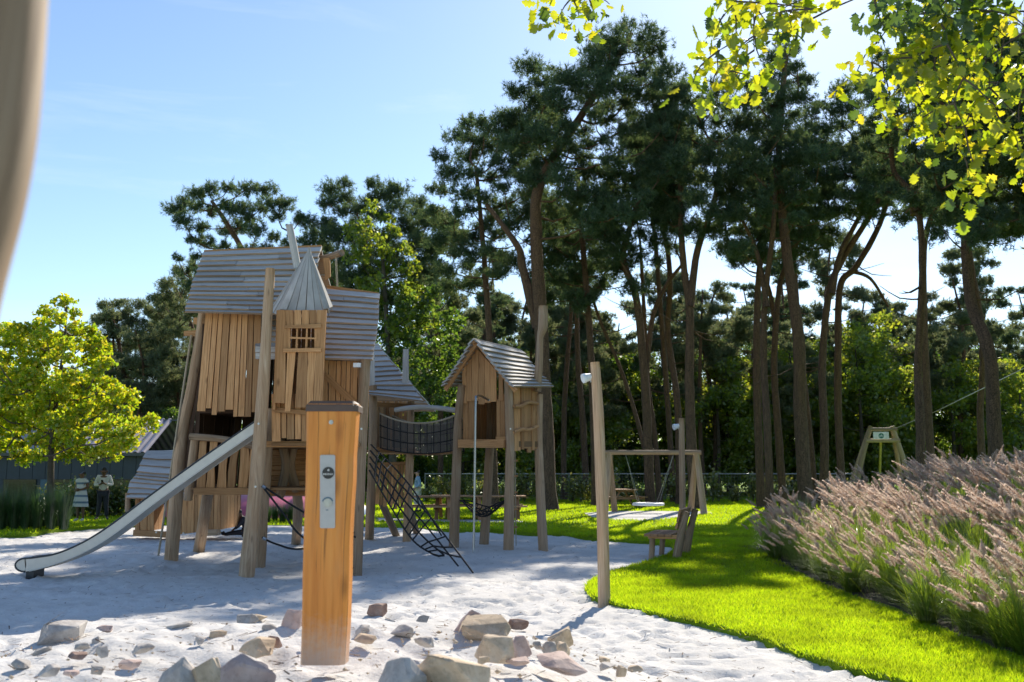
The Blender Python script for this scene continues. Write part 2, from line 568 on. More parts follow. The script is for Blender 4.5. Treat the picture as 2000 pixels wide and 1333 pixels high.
def rock_mat(name, a, b_, c_):
    m, nt, b = new_mat(name)
    tc = nt.nodes.new('ShaderNodeTexCoord')
    v = tc.outputs['Object']
    n1 = noise_tex(nt, v, 5, 7, 0.65, 0.4)
    n2 = noise_tex(nt, v, 28, 5, 0.7)
    c = ramp(nt, n1, [(0.3, a), (0.5, b_), (0.7, c_)])
    c = mix(nt, maprange(nt, n2, 0.0, 0.4, 0.5, 0.7), c, tuple(x * 0.5 for x in a))
    oi = nt.nodes.new('ShaderNodeObjectInfo')
    c = hsv(nt, c, maprange(nt, oi.outputs['Random'], 0.8, 1.15))
    nt.links.new(c, b.inputs['Base Color'])
    b.inputs['Roughness'].default_value = 0.88
    bump(nt, b, n1, 0.7, 0.02)
    return m
M['rock_grey'] = rock_mat('grey_rock', (0.27, 0.25, 0.23), (0.43, 0.40, 0.37), (0.56, 0.53, 0.49))
M['rock_ochre'] = rock_mat('ochre_rock', (0.38, 0.29, 0.19), (0.58, 0.45, 0.31), (0.68, 0.58, 0.44))
M['rock_pink'] = rock_mat('pinkish_rock', (0.37, 0.26, 0.225), (0.53, 0.40, 0.35), (0.63, 0.51, 0.46))
M['rock_rust'] = rock_mat('rusty_rock', (0.17, 0.105, 0.08), (0.30, 0.195, 0.15), (0.41, 0.30, 0.24))

# ================================================================= THE GROUND
rng = np.random.default_rng(11)
random.seed(11)

def sstep(a, b, x):
    t = np.clip((x - a) / (b - a), 0, 1)
    return t * t * (3 - 2 * t)

def mound(x, y):
    fx = (1 - sstep(-0.25, 1.9, x)) * (0.62 + 0.38 * sstep(-3.9, -2.0, x)) * sstep(-8.0, -4.2, x)
    fy = sstep(3.0, 4.5, y) * (1 - sstep(6.2, 9.2, y))
    return 0.64 * fx * fy

def GM(px, py):
    """point where the photo ray meets the mound / flat sand"""
    a, b, c = ray(px, py)
    y = 3.2
    while y < 60:
        s = y / b
        if CAMZ + c * s <= float(mound(a * s, y)):
            break
        y += 0.01
    s = y / b
    return Vector((a * s, y, float(mound(a * s, y))))

edge_px = [(1760, 1333), (1600, 1290), (1500, 1254), (1400, 1225), (1300, 1205), (1200, 1180), (1160, 1166), (1146, 1148), (1178, 1125),
           (1260, 1100), (1310, 1082), (1305, 1066), (1200, 1055), (1080, 1045), (1000, 1040), (740, 1031), (440, 1026),
           (250, 1029), (130, 1032), (60, 1044), (0, 1050)]
edge = [G(*p) for p in edge_px]
smooth_edge = spline(edge, 6)
hole = [(p.x, p.y) for p in smooth_edge] + [(-24, 24), (-30, 10), (-30, -8), (4.6, -8), (4.2, 0), (3.5, 5)]
hole = [(x + 0.05 * noise.noise(Vector((x * 2.5, y * 2.5, 0))), y + 0.05 * noise.noise(Vector((x * 2.5, y * 2.5, 7)))) for x, y in hole]

def in_poly(x, y, poly):
    x = np.asarray(x); y = np.asarray(y)
    r = np.zeros(x.shape, bool)
    n = len(poly)
    for i in range(n):
        x1, y1 = poly[i]; x2, y2 = poly[(i + 1) % n]
        if y1 == y2: continue
        c = ((y1 > y) != (y2 > y)) & (x < (x2 - x1) * (y - y1) / (y2 - y1) + x1)
        r ^= c
    return r

LAWN_Z = 0.020
bm = bmesh.new()
def loop_edges(pts, z):
    vs = [bm.verts.new((x, y, z)) for x, y in pts]
    return vs, [bm.edges.new((vs[i], vs[(i + 1) % len(vs)])) for i in range(len(vs))]
ov, oe = loop_edges([(-400, -300), (400, -300), (400, 700), (-400, 700)], LAWN_Z)
hv, he = loop_edges(hole, LAWN_Z)
bmesh.ops.triangle_fill(bm, use_beauty=True, use_dissolve=False, edges=oe + he, normal=(0, 0, 1))
low = [bm.verts.new((v.co.x, v.co.y, -0.12)) for v in hv]
for i in range(len(hv)):
    j = (i + 1) % len(hv)
    bm.faces.new((hv[i], hv[j], low[j], low[i]))
me = bpy.data.meshes.new('lawn'); bm.to_mesh(me); bm.free()
me.materials.append(M['lawn'])
lawn = struct(bpy.data.objects.new('lawn', me)); C.objects.link(lawn)

# sand: one displaced sheet, finer near the camera, with foot prints and the stony mound
NR, NC = 430, 430
yr = np.exp(np.linspace(np.log(4.0), np.log(37.5), NR)) - 3.0
tc_ = np.linspace(-0.72, 0.50, NC)
YY, TT = np.meshgrid(yr, tc_, indexing='ij')
XX = TT * (YY + 3.0)
ZZ = np.zeros_like(XX) - 0.022
for k in range(26):
    a = rng.uniform(0, 6.28); fr = rng.uniform(0.5, 4.5)
    ZZ += 0.016 / (fr ** 0.9) * np.sin(XX * math.cos(a) * fr + YY * math.sin(a) * fr + rng.uniform(0, 6.28))
ZZ = np.minimum(ZZ, 0.004)
nd = 8200
dx_ = rng.uniform(-14, 6, nd); dy_ = 5 + 24 * rng.random(nd) ** 1.35
for i in range(nd):
    r = rng.uniform(0.055, 0.15)
    r0, r1 = np.searchsorted(yr, [dy_[i] - 3 * r, dy_[i] + 3 * r])
    t0 = (dx_[i] - 3 * r) / (dy_[i] + 3.0); t1 = (dx_[i] + 3 * r) / (dy_[i] + 3.0)
    c0, c1 = np.searchsorted(tc_, [min(t0, t1) - 0.01, max(t0, t1) + 0.01])
    if r1 <= r0 or c1 <= c0: continue
    xs = XX[r0:r1, c0:c1] - dx_[i]; ys = YY[r0:r1, c0:c1] - dy_[i]
    an = rng.uniform(0, 3.14)
    u = xs * math.cos(an) + ys * math.sin(an); v = (-xs * math.sin(an) + ys * math.cos(an)) * 1.5
    q = (u * u + v * v) / (r * r)
    ZZ[r0:r1, c0:c1] += (1 - .55 * min(1, float(mound(dx_[i], dy_[i])) * 2.5)) * r * (0.11 * np.exp(-((np.sqrt(q) - 1.5) ** 2) * 3) - 0.33 * np.exp(-q * 1.1))
ZZ = np.minimum(ZZ, 0.012)
mh = mound(XX, YY)
lump = np.zeros_like(XX)
for k in range(30):
    a = rng.uniform(0, 6.28); fr = rng.uniform(1.5, 9)
    lump += 0.024 / fr * np.sin(XX * math.cos(a) * fr + YY * math.sin(a) * fr + rng.uniform(0, 6.28))
ZZ += mh + lump * np.clip(mh * 2.2, 0, 1)
idx = np.arange(NR * NC).reshape(NR, NC)
quads = np.stack([idx[:-1, :-1], idx[:-1, 1:], idx[1:, 1:], idx[1:, :-1]], -1).reshape(-1, 4)
sand = struct(tri_obj('sand', np.stack([XX, YY, ZZ], -1).reshape(-1, 3), quads, M['sand'], smooth=True))
mb = MB()
for x, y in ((-60, -60), (60, -60), (60, 60), (-60, 60)): mb.vert((x, y, -0.13))
mb.f.append((0, 1, 2, 3))
struct(obj('sand_bed', mb, M['sand']))

def ground_z(x, y):
    return float(mound(x, y))

# sandy patch under the swing, worn strip under the picnic tables
def patch(name, outline, z, mat):
    pts = spline([G(*p) for p in outline] + [G(*outline[0])], 5)[:-1]
    m = MB()
    c = sum(pts, Vector()) / len(pts)
    m.vert((c.x, c.y, z + 0.004))
    for p in pts:
        m.vert((p.x + 0.25 * noise.noise(Vector((p.x, p.y, 3))), p.y + 0.25 * noise.noise(Vector((p.x, p.y, 9))), z))
    n = len(pts)
    for i in range(n): m.f.append((0, 1 + i, 1 + (i + 1) % n))
    return struct(obj(name, m, mat))
swing_patch = [(1140, 1004), (1200, 1000), (1300, 1000), (1390, 1001), (1350, 1010), (1280, 1018), (1200, 1017), (1150, 1011)]
path_patch = [(735, 1013), (800, 1016), (900, 1017), (1010, 1018), (1020, 1022), (900, 1022), (780, 1020), (735, 1019)]
patch('sand_patch', swing_patch, LAWN_Z + 0.006, M['sand'])
patch('sand_path', path_patch, LAWN_Z + 0.006, M['sand'])
no_grass = [[(G(*p).x, G(*p).y) for p in swing_patch], [(G(*p).x, G(*p).y) for p in path_patch]]

# planting bed with its bank on the right
def bank(x, y):
    return 0.035 + 0.62 * sstep(4.9, 8.6, x - 0.035 * (y - 9)) 
bx = np.linspace(4.25, 15, 60); by = np.linspace(7.2, 21.6, 64)
BY, BX = np.meshgrid(by, bx, indexing='ij')
off = 0.12 * np.sin(BY * 1.7) + 0.22 * np.clip(BY - 15, 0, 9) * 0.35
BXX = BX + off
wob_ = 0.03 * np.sin(BXX * 5 + BY * 3) * np.sin(BY * 4.1 - BXX)
BZ = bank(BXX, BY) + wob_ * sstep(4.4, 5, BX) 
BZ = np.where((BX <= 4.26) | (BY <= 7.21) | (BY >= 21.55), 0.0, BZ)
bi = np.arange(BX.size).reshape(BX.shape)
struct(tri_obj('planting_bed', np.stack([BXX, BY, BZ], -1).reshape(-1, 3),
               np.stack([bi[:-1, :-1], bi[:-1, 1:], bi[1:, 1:], bi[1:, :-1]], -1).reshape(-1, 4), M['soil'], smooth=True))
bed_poly = [(4.3, 7.3), (15, 7.3), (17, 21.4), (5.2, 21.4), (4.95, 20), (4.35, 15)]

# ================================================================= THE WATER POST ON THE MOUND
YP = 5.2
pb = P(632, 1290, YP)
post = thing('water_post', 'thick oiled oak post with a metal push-button plate standing on the stony mound', 'post', (pb.x, pb.y, pb.z - 0.05))
def post_mesh():
    m = MB()
    lv = [(1300, 586, 672), (1220, 589, 677), (1130, 590, 680), (1060, 592, 681), (1000, 594, 684), (940, 596, 688), (890, 597, 689), (850, 598, 692), (800, 598, 695), (789, 598, 696)]
    dep = 0.20
    for i, (py, xl, xr) in enumerate(lv):
        a = P(xl, py, YP); b = P(xr, py, YP)
        rg = [(a.x + 0.012, a.y), (b.x - 0.022, a.y), (b.x, a.y + 0.025), (b.x + 0.004, a.y + dep * 0.6), (b.x - 0.02, a.y + dep), (a.x + 0.01, a.y + dep), (a.x - 0.004, a.y + dep * .5), (a.x, a.y + 0.012)]
        vv = [0, 0.2, 0.23, 0.33, 0.45, 0.65, 0.77, 0.86, 0.9]
        for k in range(9):
            x, y = rg[k % 8]
            m.vert((x, y, a.z), (a.z, vv[k]))
        if i:
            s = (i - 1) * 9
            for k in range(8):
                m.f.append((s + k, s + k + 1, s + 10 + k, s + 9 + k))
    e = (len(lv) - 1) * 9
    m.f.append(tuple(e + k for k in range(8)))
    return m
obj('timber', post_mesh(), M['post'], post)
m = MB()   # dark bevelled end grain cap
rows = [(804, 597, 697, -0.004), (792, 598, 697, -0.003), (783, 606, 688, 0.010)]
for i, (py, xl, xr, ins) in enumerate(rows):
    a = P(xl, py, YP); b = P(xr, py, YP)
    d = 0.205
    for x, y in ((a.x, a.y + ins), (b.x - 0.02 * (i < 2), a.y + ins), (b.x + 0.004, a.y + 0.03), (b.x, a.y + d - ins), (a.x, a.y + d - ins)):
        m.vert((x, y, a.z), (x, y))
    if i:
        s = (i - 1) * 5
        for k in range(5): m.f.append((s + k, s + (k + 1) % 5, s + 5 + (k + 1) % 5, s + 5 + k))
m.f.append((10, 11, 12, 13, 14))
obj('end_cap', m, M['post_cap'], post)
def flat_plate(x0, y0, x1, y1, Y, th, rad_px=3):
    m = MB()
    pts = []
    for cx, cy, a0 in ((x1 - rad_px, y0 + rad_px, 0), (x0 + rad_px, y0 + rad_px, 90), (x0 + rad_px, y1 - rad_px, 180), (x1 - rad_px, y1 - rad_px, 270)):
        for k in range(4):
            a = R(a0 + k * 30)
            pts.append((cx + rad_px * math.cos(a), cy - rad_px * math.sin(a)))
    n = len(pts)
    for d in (0, th):
        for px, py in pts:
            q = P(px, py, Y); m.vert((q.x, Y + d, q.z), (q.x, q.z))
    m.f.append(tuple(range(n))[::-1])
    for i in range(n): m.f.append((i, (i + 1) % n, n + (i + 1) % n, n + i))
    return m
plate = obj('metal_plate', flat_plate(625, 889, 654.5, 1032, YP - 0.006, 0.02), M['plate'], post)
m = MB(); q = P(641, 924, YP - 0.008); m.disc(q, (0, 1, 0), 0.031, 0.006, 28)
obj('emblem_disc', m, M['black_print'], plate)
m = MB()
q = P(641.5, 918.5, YP - 0.0095); m.disc(q, (0, 1, 0), 0.0055, 0.002, 12)
for k in range(6):
    x = 632.2 + k * 3.3
    q = P(x, 926.5, YP - 0.0095)
    m.box(q, (0.0055, 0.002, 0.009))
obj('emblem_print', m, M['white_print'], plate)
m = MB(); q = P(640, 982.5, YP - 0.014); m.disc(q, (0, 1, 0), 0.022, 0.012, 24)
q = P(640, 982.5, YP - 0.020); m.disc(q, (0, 1, 0), 0.013, 0.008, 20)
obj('push_button', m, M['steel'], plate)
m = MB()
for k in range(8):
    a0, a1 = R(20 + k * 18), R(38 + k * 18.2)
    c_ = P(640, 982.5, YP - 0.0072); m.bar(c_ + Vector((math.cos(a0) * .027, 0, math.sin(a0) * .027)), c_ + Vector((math.cos(a1) * .027, 0, math.sin(a1) * .027)), .003, .006)
obj('button_ring', m, M['blue_print'], plate)
m = MB(); m.box(P(639, 996.5, YP - 0.0072), (0.012, 0.003, 0.004))
obj('button_print', m, M['blue_print'], plate)
m = MB(); q = P(646.5, 825, YP - 0.006)
m.disc(q, (0, 1, 0), 0.0115, 0.012, 14); m.disc(q + Vector((0, -0.005, 0)), (0, 1, 0), 0.007, 0.006, 6)
obj('bolt', m, M['steel'], post, smooth=False)

# near, out-of-focus log at the left edge
q = [(-0.875, 1.2, -0.1), (-0.805, 1.15, 0.6), (-0.75, 1.12, 1.1), (-0.715, 1.10, 1.45), (-0.690, 1.10, 1.62), (-0.660, 1.09, 1.80), (-0.634, 1.09, 1.93), (-0.629, 1.10, 2.05), (-0.637, 1.12, 2.3), (-0.65, 1.15, 2.7)]
m = MB(); pts = spline(q, 5)
m.tube(pts, [0.088 - 0.010 * i / len(pts) for i in range(len(pts))], 20, wob=0.06)
o = obj('leaning_log', m, M['log'], smooth=True, origin=(-0.80, 1.2, 0))
tag(o, 'blurred leaning wooden log close to the camera at the far left edge', 'post')

# ================================================================= ROCKS
def rock_mesh(name, sx, sy, sz, seed, mat):
    """broken angular stone: hull of a few random points, edges chipped and faces roughened"""
    r = random.Random(seed)
    b = bmesh.new()
    for k in range(15):
        d = Vector((r.gauss(0, 1), r.gauss(0, 1), r.gauss(0, 1))).normalized()
        m_ = max(abs(d.x), abs(d.y), abs(d.z))
        d = d.lerp(d / m_, .55) * r.uniform(.78, 1.0)
        b.verts.new(d)
    ret = bmesh.ops.convex_hull(b, input=b.verts)
    bmesh.ops.delete(b, geom=[g for g in ret['geom_interior'] if isinstance(g, bmesh.types.BMVert)], context='VERTS')
    bmesh.ops.bevel(b, geom=list(b.edges), offset=.05, segments=1, affect='EDGES', profile=.5)
    bmesh.ops.triangulate(b, faces=b.faces)
    bmesh.ops.subdivide_edges(b, edges=list(b.edges), cuts=1)
    for v in b.verts:
        p = v.co.copy()
        p *= 1 + 0.06 * noise.noise(p * 2.6 + Vector((seed * 3.1, 0, 0))) + 0.04 * noise.noise(p * 7 + Vector((seed, 5, 0)))
        v.co = Vector((p.x * sx, p.y * sy, p.z * sz)) * 1.12
    me = bpy.data.meshes.new(name); b.to_mesh(me); b.free()
    me.materials.append(mat)
    return me

g_, o_, p_, r_ = 'rock_grey', 'rock_ochre', 'rock_pink', 'rock_rust'
ROCKS = [
 (108, 1250, 96, 42, g_, 'long pale grey slab of rock at the left end of the stony mound'),
 (200, 1231, 32, 14, p_, 'small pale rock just right of the long grey slab'),
 (348, 1226, 52, 14, g_, 'flat greenish grey rock on the far rim of the mound left of the post'),
 (481, 1214, 40, 18, g_, 'dark rounded rock in the shade on the far rim near the post'),
 (571, 1230, 46, 54, p_, 'blocky pinkish rock tucked against the left side of the oak post'),
 (526, 1233, 32, 20, g_, 'grey pointed rock left of the blocky pink rock'),
 (506, 1208, 34, 10, o_, 'low pale rock on the rim above the grey pointed rock'),
 (420, 1243, 40, 15, o_, 'low buff rock lying alone on the bright sand of the mound'),
 (388, 1254, 18, 14, g_, 'very small grey stone left of the low buff rock'),
 (500, 1272, 62, 28, o_, 'mossy pyramid shaped rock left of the foot of the post'),
 (533, 1258, 36, 20, r_, 'brown rock just behind the mossy pyramid shaped rock'),
 (149, 1284, 36, 13, r_, 'flat rust coloured brick-like stone on the left of the mound'),
 (186, 1256, 17, 17, g_, 'small upright grey stone below the small pale rock'),
 (198, 1278, 24, 22, g_, 'blue grey stone right of the brick-like stone'),
 (158, 1266, 36, 13, g_, 'low grey stone half buried behind the brick-like stone'),
 (78, 1280, 34, 20, g_, 'grey wedge of stone below the long pale slab'),
 (40, 1301, 38, 18, g_, 'grey stone with a long shadow near the lower left corner'),
 (90, 1316, 42, 22, g_, 'rough dark grey stone near the bottom edge at left'),
 (276, 1272, 42, 16, g_, 'grey stone with a hollow at its left on the bright sand'),
 (250, 1303, 42, 17, p_, 'smooth pinkish brown stone above the big front rocks'),
 (185, 1313, 36, 15, g_, 'low grey stone between the dark rough stone and the smooth pinkish one'),
 (136, 1318, 28, 12, p_, 'small flat pinkish stone beside the rough dark grey stone'),
 (345, 1362, 84, 84, g_, 'big grey front rock at the left of the front row of three'),
 (402, 1360, 66, 82, o_, 'big ochre front rock in the middle of the front row of three'),
 (470, 1364, 104, 86, p_, 'big mauve grey front rock at the right of the front row of three'),
 (160, 1336, 32, 16, r_, 'brown stone cut by the bottom edge at left'),
 (736, 1196, 40, 22, r_, 'dark rust red rock in the shade right of the post'),
 (762, 1218, 22, 13, g_, 'small dark stone below the dark rust red rock'),
 (707, 1234, 27, 18, g_, 'light grey cube-like stone just right of the post'),
 (782, 1238, 48, 20, g_, 'smooth rounded grey stone on the sand right of the post'),
 (713, 1252, 42, 13, o_, 'flat mossy stone below the light grey cube-like stone'),
 (826, 1259, 42, 18, g_, 'rough blue grey stone alone on the bright sand right of the post'),
 (828, 1213, 30, 13, g_, 'dark stone on the shaded rim above the rounded grey stone'),
 (920, 1228, 66, 42, p_, 'mauve grey rock at the back of the right hand rock pile'),
 (948, 1236, 84, 38, o_, 'large tan rock with a jagged top in the right hand rock pile'),
 (981, 1226, 32, 28, o_, 'small pointed tan rock behind the large jagged tan rock'),
 (1013, 1224, 38, 17, r_, 'rust brown rock at the back right of the rock pile'),
 (1096, 1256, 50, 42, o_, 'long tilted tan rock at the right end of the rock pile'),
 (1016, 1272, 50, 38, p_, 'peach coloured rock with a shaded front in the rock pile'),
 (966, 1284, 66, 44, o_, 'lichen yellow rock in front of the large tan rock'),
 (1048, 1264, 20, 13, g_, 'small grey stone right of the peach coloured rock'),
 (1072, 1270, 28, 22, g_, 'round grey stone under the long tilted tan rock'),
 (1097, 1276, 32, 28, o_, 'ochre stone right of the round grey stone'),
 (782, 1356, 90, 78, g_, 'big angular grey rock in the front row right of the post'),
 (882, 1344, 140, 72, o_, 'broad ochre rock in the front row right of the post'),
 (945, 1296, 24, 16, o_, 'small ochre stone under the lichen yellow rock'),
 (1012, 1296, 52, 15, p_, 'flat pinkish stone half buried below the peach coloured rock'),
 (1098, 1308, 100, 26, p_, 'long low mauve slab at the front right of the mound'),
 (1140, 1334, 92, 42, p_, 'pinkish boulder at the bottom edge right of the long mauve slab'),
 (1214, 1322, 32, 28, o_, 'upright triangular stone near the bottom edge at right'),
 (1190, 1307, 38, 15, g_, 'low grey stone behind the upright triangular stone'),
 (1242, 1308, 34, 10, o_, 'thin flat stone at the right foot of the mound'),
 (1180, 1292, 24, 9, o_, 'tiny buff stone at the right foot of the mound above the low grey one'),
]
for i, (px, py, w, h, mt, lab) in enumerate(ROCKS):
    q = GM(px, min(py, 1333))
    if py > 1333:
        q = P(px, py, 4.62); q.z = min(q.z, ground_z(q.x, q.y) - 0.02)
    k = PXM(q.y)
    if w >= 60: w *= 1.12; h *= 1.12
    me = rock_mesh('rock', w * k * 0.5, w * k * 0.42, max(h, 10) * k * 0.62, 31 + i, M[mt])
    o = bpy.data.objects.new('rock', me); C.objects.link(o)
    o.location = (q.x, q.y + w * k * 0.2, q.z + h * k * 0.13)
    o.rotation_euler = (random.uniform(-.1, .1), random.uniform(-.12, .12), random.uniform(-.5, .5))
    tag(o, lab, 'rock', 'rocks on the stony mound')
# crumbs of stone nobody could count
vs, fs = [], []
for k in range(520):
    x = random.uniform(-4.5, 1.6); y = random.uniform(4.4, 8.5)
    if mound(x, y) < 0.12 and random.random() < 0.75: continue
    z = ground_z(x, y) - 0.016
    r = random.choice((0.006, 0.008, 0.010, 0.012, 0.016))
    b0 = len(vs)
    for d in ((1, 0, 0), (0, 1, 0), (-1, 0, 0), (0, -1, 0), (0, 0, 1), (0, 0, -1)):
        vs.append((x + d[0] * r * random.uniform(.6, 1.5), y + d[1] * r * random.uniform(.6, 1.3), z + d[2] * r * random.uniform(.4, .9)))
    for a, b, c in ((0, 1, 4), (1, 2, 4), (2, 3, 4), (3, 0, 4), (1, 0, 5), (2, 1, 5), (3, 2, 5), (0, 3, 5)):
        fs.append((b0 + a, b0 + b, b0 + c))
tri_obj('gravel', vs, fs, M['rock_ochre'], kind='stuff')

# fallen needles, twigs and leaf bits on the sand
rg = np.random.default_rng(8)
n = 2600
y = 4.6 + 22 * rg.random(n) ** 1.5; x = (rg.random(n) * .98 - .56) * (y + .5)
keep = in_poly(x, y, hole); x, y = x[keep], y[keep]; n = len(x)
a = rg.uniform(0, 6.28, n); L = rg.uniform(.012, .05, n); w = rg.uniform(.002, .007, n)
z = mound(x, y) + .012
dx1 = np.stack([np.cos(a) * L, np.sin(a) * L, rg.normal(0, .15, n) * L], -1); dw = np.stack([-np.sin(a) * w, np.cos(a) * w, 0 * a], -1)
c = np.stack([x, y, z], -1)
v = np.stack([c - dx1 - dw, c - dx1 + dw, c + dx1 + dw * .6 + [0, 0, .004], c + dx1 - dw * .6], 1).reshape(-1, 3)
M['litter'] = plain('fallen_twigs', (0.12, 0.075, 0.045), .9, 0, .4)
tri_obj('litter', v, np.arange(len(v)).reshape(-1, 4), M['litter'], kind='stuff')

# ================================================================= PLAYGROUND BUILDERS
def Bd(parent, name, c4, th, mat, seg=4, wob=0.05, out=(0, -1, 0.2), label=None):
    m = MB()
    m.board(*[P(*c) if not isinstance(c, Vector) else c for c in c4], th, seg, wob, out)
    return obj(name, m, M[mat], parent, label=label)

def Log(parent, name, path, rad, mat='log', n=10, wob=0.10, per=4, **kw):
    pts = [p if isinstance(p, Vector) else P(*p) for p in path]
    sp = spline(pts, per)
    m = MB()
    m.tube(sp, lerp_list(rad if hasattr(rad, '__len__') else [rad, rad], len(sp)), n, wob=wob)
    return obj(name, m, M[mat], parent, smooth=True, **kw)

def gp(px, py, dz=-0.12):
    q = G(px, py); q.z = dz
    return q

def curve_at(pts, t):
    f = t * (len(pts) - 1)
    i = min(int(f), len(pts) - 2)
    return pts[i].lerp(pts[i + 1], f - i)

def roof_rows(parent, left, right, n, mat='grey', th=0.034, splits=1, lap=0.3, wob=0.10, out=(0, -1, 0.6), jag=0.0, name='roof_board'):
    """overlapping rows of boards between two side curves (ridge first)"""
    L = [p if isinstance(p, Vector) else P(*p) for p in left]
    Rr = [p if isinstance(p, Vector) else P(*p) for p in right]
    nrm = (Rr[0] - L[0]).cross(L[-1] - L[0]).normalized()
    if nrm.dot(Vector(out)) < 0: nrm = -nrm
    for i in range(n):
        t0, t1 = i / n, min(1.0, (i + 1 + (lap if i < n - 1 else 0)) / n)
        a0, a1 = curve_at(L, t0), curve_at(L, t1)
        b0, b1 = curve_at(Rr, t0), curve_at(Rr, t1)
        cuts = [0.0] + sorted(random.uniform(0.25, 0.75) for _ in range(splits if (i % 3) else 0)) + [1.0]
        w = (b0 - a0).length
        for k in range(len(cuts) - 1):
            s0, s1 = cuts[k] + 0.004 / w, cuts[k + 1] - 0.004 / w
            if k == 0: s0 -= random.uniform(0, jag)
            if k == len(cuts) - 2: s1 += random.uniform(0, jag)
            lift = nrm * (0.046 + random.uniform(0, 0.014))
            m = MB()
            m.board(a0.lerp(b0, s0), a0.lerp(b0, s1), a1.lerp(b1, s1) + lift, a1.lerp(b1, s0) + lift, th, max(3, int(w * (s1 - s0) / 0.3)), wob, out)
            ob = obj(name, m, [M[mat], M['board_edge']], parent)
            for q_ in range(len(m.f) - 2):
                if q_ % 4 in (1, 2): ob.data.polygons[q_].material_index = 1

def wall_boards(parent, tl, tr, br, bl, n, mat='oak', th=0.03, rag=0.0, wob=0.05, out=(0, -1, 0), gap=0.014, name='wall_board', seg=4, vary=0.35):
    """vertical boards between a top edge and a (ragged) bottom edge"""
    tl, tr, br, bl = [p if isinstance(p, Vector) else P(*p) for p in (tl, tr, br, bl)]
    w = [random.uniform(1 - vary, 1 + vary) for _ in range(n)]
    s = sum(w); acc = 0
    W = (tr - tl).length
    for i in range(n):
        u0 = acc / s + gap / W / 2; acc += w[i]; u1 = acc / s - gap / W / 2
        dz = Vector((0, 0, random.uniform(-rag, rag)))
        pr = Vector(out) * random.uniform(0, 0.022)
        m = MB()
        m.board(tl.lerp(tr, u0) + pr, bl.lerp(br, u0) + dz + pr, bl.lerp(br, u1) + dz + pr, tl.lerp(tr, u1) + pr, th, seg, wob, out)
        obj(name, m, M[mat], parent)

def bolt(parent, px, py, Y, r=0.018):
    m = MB(); q = P(px, py, Y); m.disc(q, (0, 1, 0), r, 0.02, 10)
    return obj('bolt', m, M['steel'], parent)

# ================================================================= TALL PLAYHOUSE
base = G(490, 1100)
th_ = thing('tall_playhouse', 'tall crooked wooden playhouse tower with grey board roofs and a small pointed turret', 'playhouse', (base.x, base.y, 0))
mr = obj('main_roof', (lambda m: (m.bar(P(400, 493, 18.42), P(628, 483, 18.42), 0.10, 0.06), m)[1])(MB()), M['oak'], th_)
roof_rows(mr, [(400, 491, 18.4), (378, 556, 17.6), (362, 612, 16.9)], [(627, 481, 18.4), (612, 556, 17.6), (602, 618, 16.9)], 13, splits=1, jag=0.012)
bl_ = P(362, 612, 16.9); br_ = P(602, 618, 16.9)
roof_rows(mr, [P(400, 491, 18.4), Vector((bl_.x + 0.1, 19.9, bl_.z))], [P(627, 481, 18.4), Vector((br_.x + 0.1, 19.9, br_.z))], 7, out=(0, 1, 0.6))
r2 = obj('side_roof', (lambda m: (m.bar(P(640, 561, 18.45), P(739, 575, 18.35), 0.09, 0.05), m)[1])(MB()), M['oak'], th_)
roof_rows(r2, [(505, 552, 18.4), (502, 630, 17.6), (500, 699, 16.9)], [(741, 574, 18.3), (737, 640, 17.5), (727, 706, 16.75)], 13, splits=1, jag=0.01)
el = P(500, 699, 16.9); er = P(727, 706, 16.75)
roof_rows(r2, [P(505, 552, 18.4), Vector((el.x, 19.9, el.z))], [P(739, 574, 18.3), Vector((P(722, 706, 19.6).x, 19.6, er.z))], 7, out=(0, 1, 0.6))
# walls
mw = obj('main_wall', (lambda m: (m.bar(P(395, 628, 17.3), P(508, 630, 17.3), 0.06, 0.09), m.bar(P(386, 790, 17.1), P(505, 790, 17.1), 0.05, 0.09), m)[2])(MB()), M['oak_dark'], th_)
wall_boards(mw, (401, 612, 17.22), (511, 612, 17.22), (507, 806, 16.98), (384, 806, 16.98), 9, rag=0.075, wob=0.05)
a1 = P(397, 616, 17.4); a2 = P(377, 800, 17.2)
wall_boards(mw, a1, a1 + Vector((0.2, 2.2, 0)), a2 + Vector((0.1, 2.0, -1.3)), a2 + Vector((0, .3, -1.3)), 8, out=(-1, 0, 0), mat='shaded_inside')
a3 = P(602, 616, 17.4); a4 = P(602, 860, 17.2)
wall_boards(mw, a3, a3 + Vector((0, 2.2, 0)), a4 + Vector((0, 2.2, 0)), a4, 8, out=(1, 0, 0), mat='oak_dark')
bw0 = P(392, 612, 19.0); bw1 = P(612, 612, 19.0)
wall_boards(mw, bw0, bw1, Vector((bw1.x, 19.0, 1.25)), Vector((bw0.x - .3, 19.0, 1.25)), 14, out=(0, -1, 0), mat='shaded_inside')
g1 = P(630, 500, 18.4)
wall_boards(mw, P(603, 540, 17.6), P(606, 540, 19.3), P(606, 610, 19.3), P(603, 610, 17.4), 6, out=(1, 0, 0))
sw = obj('side_wall', (lambda m: (m.bar(P(640, 716, 17.05), P(722, 716, 17.05), 0.06, 0.09), m)[1])(MB()), M['oak_dark'], th_)
wall_boards(sw, (600, 704, 16.98), (714, 706, 16.98), (708, 872, 16.98), (600, 872, 16.98), 9, rag=0.03)
Bd(sw, 'brace', [(637, 728, 16.93), (696, 782, 16.93), (691, 793, 16.93), (633, 740, 16.93)], 0.03, 'oak', wob=0.1)
e3 = P(722, 706, 17.0); e4 = P(716, 872, 17.0)
e5, e6 = P(714, 700, 19.2), P(706, 866, 19.2); e5.z, e6.z = e3.z, e4.z
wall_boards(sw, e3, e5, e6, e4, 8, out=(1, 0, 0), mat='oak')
wall_boards(sw, e5, e5 + Vector((-1.1, 0, 0)), e6 + Vector((-1.1, 0, 0)), e6, 7, out=(0, -1, 0), mat='oak_dark')
